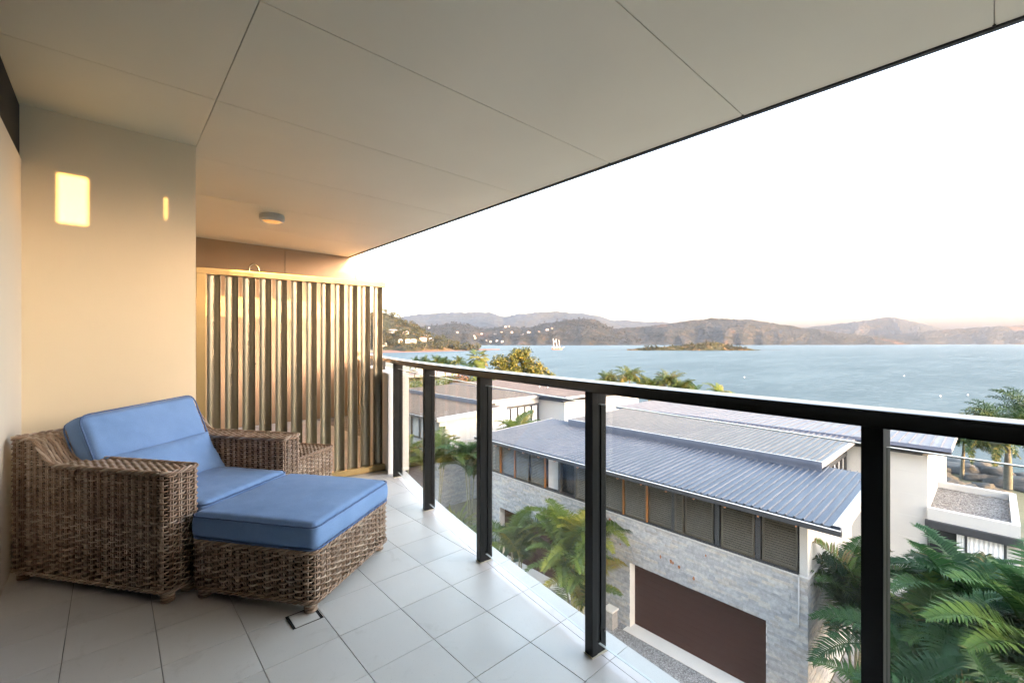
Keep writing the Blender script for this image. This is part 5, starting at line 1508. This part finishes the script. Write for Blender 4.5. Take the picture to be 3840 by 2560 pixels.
for q, (u, t, w, d, h, m_, rf, lab) in enumerate([
    (0.457, 0.50, 21, 8, 4.6, 'villa_white', 'pale_roof', 'long pale villa high on the headland slope'),
    (0.558, 0.595, 11, 7, 3.6, 'villa', 'pale_roof', 'villa right of the long pale one on the upper slope'),
    (0.682, 0.476, 13, 7, 5.2, 'villa_white', 'tile_roof', 'cream villa with a terracotta roof low on the headland'),
    (0.612, 0.31, 10, 7, 4.4, 'villa', 'pale_roof', 'tan villa left of the terracotta roofed one'),
    (0.566, 0.31, 9, 7, 4.6, 'villa', 'tile_roof', 'small tan villa with a red roof'),
    (0.736, 0.69, 8, 6, 3.6, 'villa_white', 'pale_roof', 'white villa right of the terracotta roofed one'),
    (0.698, 0.762, 9, 6, 3.2, 'villa', 'pale_roof', 'villa above the terracotta roofed one near the tip'),
    (0.519, 0.31, 7, 6, 3.0, 'villa', 'pale_roof', 'low villa nearest the water'),
    (0.388, 0.19, 8, 6, 3.4, 'villa_white', 'pale_roof', 'white villa near the beach at the left'),
    (0.271, 0.357, 9, 7, 4.5, 'villa_white', 'pale_roof', 'white villa behind the end of the screen'),
    (0.271, 0.262, 9, 7, 3.6, 'villa_white', 'pale_roof', 'white villa above the beach behind the screen')]):
    villa(lab, slope_pt(hl_rows, u, t, 0.6), w*0.85, d*0.8, h*0.75, M[m_], M[rf], VG, max(3, int(w/3)))
HG = 'small houses on the wooded hill'
r = random.Random(17)
spots = [(0.542, 0.717, 15), (0.52, 0.683, 13), (0.482, 0.683, 10), (0.442, 0.733, 10), (0.418, 0.633, 13), (0.458, 0.90, 10), (0.468, 0.95, 9), (0.613, 0.633, 14), (0.628, 0.667, 10), (0.582, 0.567, 10),
         (0.174, 0.867, 9), (0.277, 0.50, 9), (0.403, 0.117, 9), (0.425, 0.167, 12), (0.444, 0.133, 10), (0.387, 0.183, 9), (0.642, 0.133, 9), (0.339, 0.433, 9), (0.346, 0.283, 9), (0.368, 0.633, 10)]
names = ['largest white house beside the saddle', 'white house next to the largest one', 'white house above the pair', 'pale house left of the pair', 'lower pale house left of the pair', 'white house on the crest of the saddle', 'house just below the saddle crest',
         'white house on the shoulder of the peak', 'house above the shoulder one', 'small house right of the pair', 'lone house at the far left', 'second lone house at the left', 'house above the shore village', 'largest house of the shore village',
         'shore house right of the largest', 'shore house left of the largest', 'shore house beside the ship', 'house halfway up at the left', 'house low on the slope left of the village', 'house in the trees mid slope']
for (u, t, w), nm in zip(spots, names):
    villa(nm + ' on the wooded hill', slope_pt(nh_rows, u, t, 2.0), w, 7, 3.2 if w < 12 else 4.2, M['villa_white'], M['tile_roof'] if r.random() < 0.4 else M['pale_roof'], HG, 0, 'house')

# trees of the headland and the island: too many to count
def scatter_trees(name, label, rows, n, size, seed, mat, u0=0, u1=1, t0=0.05, t1=1.0, keep=None):
    r = random.Random(seed); mb = MB(); nr = len(rows); nc = len(rows[0]) - 4
    for _ in range(n):
        u, t = r.uniform(u0, u1), r.uniform(t0, t1)
        i = min(nr-2, int(u*(nr-1))); k = min(nc-1, int(t*nc))
        p = Vector(rows[i][k]).lerp(Vector(rows[i+1][k+1]), r.random())
        if noise.noise(p*0.018) < -0.12 and r.random() < 0.8: continue
        s_ = size*r.uniform(0.55, 1.3)
        for q in range(3):
            c = p + Vector((r.uniform(-.4, .4)*s_, r.uniform(-.4, .4)*s_, s_*r.uniform(0.45, 0.95)))
            leaf_ball(mb, c, s_*0.42, 9, s_*0.42, r)
        mb.tube([tuple(p + Vector((0, 0, -1))), tuple(p + Vector((0, 0, s_*0.7)))], s_*0.035, 3, cap=False)
    o = mb.build(name, mat); tag(o, label, None, None, 'stuff'); return o
scatter_trees('headland_trees', 'scrub and gum trees covering the headland', hl_rows, 1000, 7.5, 3, M['scrub'])
scatter_trees('island_trees', 'low scrub covering the small island', isl_rows, 260, 3.4, 4, M['scrub'], 0.12, 0.9)
scatter_trees('ridge_trees', 'tree line along the wooded hill', nh_rows, 1500, 9.0, 6, M['far_scrub'], 0, 1, 0.1, 1)

# moored three masted ship
M['hull'] = varied('ship_hull', (0.13, 0.065, 0.045), (0.18, 0.09, 0.06), 0.8, 0.6)
M['mast'] = varied('ship_mast', (0.74, 0.70, 0.64), (0.8, 0.76, 0.70), 2, 0.6)
sp_ = Vector((567.0, 507.0, SEA)) 
shp = thing('sailing_ship', 'three masted ship moored in the bay with bare white masts', 'ship', sp_, math.atan2(-0.674, 0.739))
mb = MB(); Ls = 9.6; st2 = 16; secs = []
for i in range(st2+1):
    t = -1+2*i/st2; w = 2.3*(1-abs(t)**3.0*0.92); sh_ = 2.0 + 0.9*t*t + (0.5 if t > 0.8 else 0)
    secs.append([(t*Ls*0.94, -w*0.55, -0.6), (t*Ls, -w, sh_), (t*Ls, w, sh_), (t*Ls*0.94, w*0.55, -0.6)])
for sct in secs: mb.v += sct
for i in range(st2):
    for k in range(4): a = i*4; mb.f.append((a+k, a+4+k, a+4+(k+1) % 4, a+(k+1) % 4))
mb.f += [(0, 1, 2, 3), (st2*4+3, st2*4+2, st2*4+1, st2*4)]
hu = mb.build('hull', M['hull'], shp, local=True)
MB().box(-8.2, 8.2, -1.7, 1.7, 2.0, 2.35).build('bulwark', M['hull'], hu, local=True)
MB().box(-6.2, -3.6, -1.2, 1.2, 2.35, 3.3).build('deckhouse', M['mast'], shp, local=True)
for x, h in ((-4.9, 19.5), (0.2, 18.5), (5.0, 17.6)):
    MB().tube([(x, 0, 2.0), (x-1.7, 0, h)], [0.34, 0.22], 8).build('mast', M['mast'], shp, local=True, smooth=True)
    MB().tube([(x-0.5, 0, 5.0), (x-4.0, 0, 4.4)], 0.16, 6).build('boom', M['mast'], shp, local=True)
MB().tube([(8.8, 0, 2.9), (13.2, 0, 4.6)], [0.25, 0.1], 6).build('bowsprit', M['mast'], shp, local=True)

# buoys
for q, (x, y, lab) in enumerate([(152.0, 9.0, 'tiny white buoy on the water at the right'), (160.0, 4.5, 'second tiny white buoy farther right'), (178, 64, 'small white buoy in the middle of the water'), (232, 24, 'faint white buoy far out at the right')]):
    b = thing('buoy', lab, 'buoy', (x, y, SEA), 0, 'mooring buoys')
    mb = MB(); mb.lathe([(0.0, -0.1), (0.14, -0.04), (0.17, 0.07), (0.1, 0.17), (0.02, 0.2), (0.018, 0.34), (0.0, 0.34)], 0, 0, 14); mb.build('float', M['mast'], b, local=True, smooth=True)

# parked car on the foreshore road
M['car_paint'] = varied('dark_car_paint', (0.03, 0.035, 0.04), (0.04, 0.045, 0.05), 1, 0.25)
cr = thing('parked_car', 'small dark car on the foreshore road behind the first post', 'car', (74.0, 131.0, -9.42), radians(-25))
mb = MB()
side = [(-2.1, 0.35), (-2.15, 0.75), (-1.9, 0.95), (-1.2, 1.0), (-0.6, 1.45), (0.7, 1.48), (1.5, 1.02), (2.1, 0.9), (2.15, 0.4)]
n = len(side); mb.add([(x, -0.85, z) for x, z in side] + [(x, 0.85, z) for x, z in side], [tuple(range(n)), tuple(range(2*n-1, n-1, -1))] + [(k, n+k, n+(k+1) % n, (k+1) % n) for k in range(n)])
mb.build('body', M['car_paint'], cr, local=True, bevel=0.05)
MB().hexa([(-1.05, -0.87, 1.02), (1.3, -0.87, 1.02), (1.3, 0.87, 1.02), (-1.05, 0.87, 1.02), (-0.58, -0.865, 1.38), (0.68, -0.865, 1.38), (0.68, 0.865, 1.38), (-0.58, 0.865, 1.38)]).build('window', M['win_glass'], cr, local=True)
for x in (-1.3, 1.35):
    for y in (-0.82, 0.82):
        mb = MB(); mb.tube([(x, y-0.1, 0.32), (x, y+0.1, 0.32)], 0.32, 16); mb.build('wheel', M['void'], cr, local=True)

# shore rocks under the palms
M['rock'] = varied('shore_rock', (0.034, 0.034, 0.035), (0.075, 0.073, 0.07), 0.8, 0.9, bump_s=0.7, bump_scale=3, bump_d=0.15)
r = random.Random(12)
descr = ['flat grey boulder left of the slim palm', 'broad boulder behind the slim palm', 'boulder between the two shore palms', 'brown boulder right of the thick trunked palm', 'long low boulder at the water edge', 'small boulder below the thick trunked palm',
         'rounded boulder nearest the annex parapet', 'boulder at the far right by the water', 'dark boulder behind the thick trunked palm', 'tilted boulder in front of the slim palm', 'squat boulder at the right edge of the rocks', 'wide boulder by the white parapet']
rocks = [(56, 4.0, 2.2), (57.5, 2.2, 2.6), (56.2, 0.6, 2.1), (55.5, -1.6, 2.3), (59.5, 0.6, 3.0), (53.0, 0.7, 1.7), (52.0, 2.4, 1.9), (58.5, -2.6, 2.6), (58.2, -0.6, 2.2), (53.8, 3.4, 2.0), (56.5, -3.6, 2.4), (50.5, 1.0, 1.8)]
for (x, y, s_), lab in zip(rocks, descr):
    bm = bmesh.new(); bmesh.ops.create_icosphere(bm, subdivisions=3, radius=1.0); sd = r.uniform(0, 99)
    for v in bm.verts:
        nn_ = noise.fractal(v.co*0.9 + Vector((sd, 0, 0)), 1, 2, 4); v.co *= 1 + 0.6*nn_ + 0.25*noise.cell(v.co*2.3 + Vector((sd, 0, 0)))
        v.co.z *= 0.55; v.co.x *= 1.25
    me = bpy.data.meshes.new('rock'); bm.to_mesh(me); bm.free(); me.shade_smooth(); me.materials.append(M['rock'])
    o = link('rock', me, None, (x, y, -10.9), (0, 0, r.uniform(0, 6)), (s_*0.62, s_*0.62, s_*0.62))
    tag(o, lab, 'rock', 'boulders on the shore')

# haze: one even box of air round everything
m, nt, p = mat_new('haze_air'); nt.nodes.remove(p)
pvn = N(nt, 'ShaderNodeVolumePrincipled'); pvn.inputs['Density'].default_value = HAZE = 0.000035
pvn.inputs['Color'].default_value = (0.72, 0.82, 1.0, 1); pvn.inputs['Anisotropy'].default_value = 0.4
nt.links.new(pvn.outputs[0], nt.nodes['Material Output'].inputs['Volume'])
mb = MB(); mb.box(-5800, 5800, -5800, 5800, SEA-2.5, 330)
tag(mb.build('haze', m), 'pale haze over the bay', None, None, 'stuff')
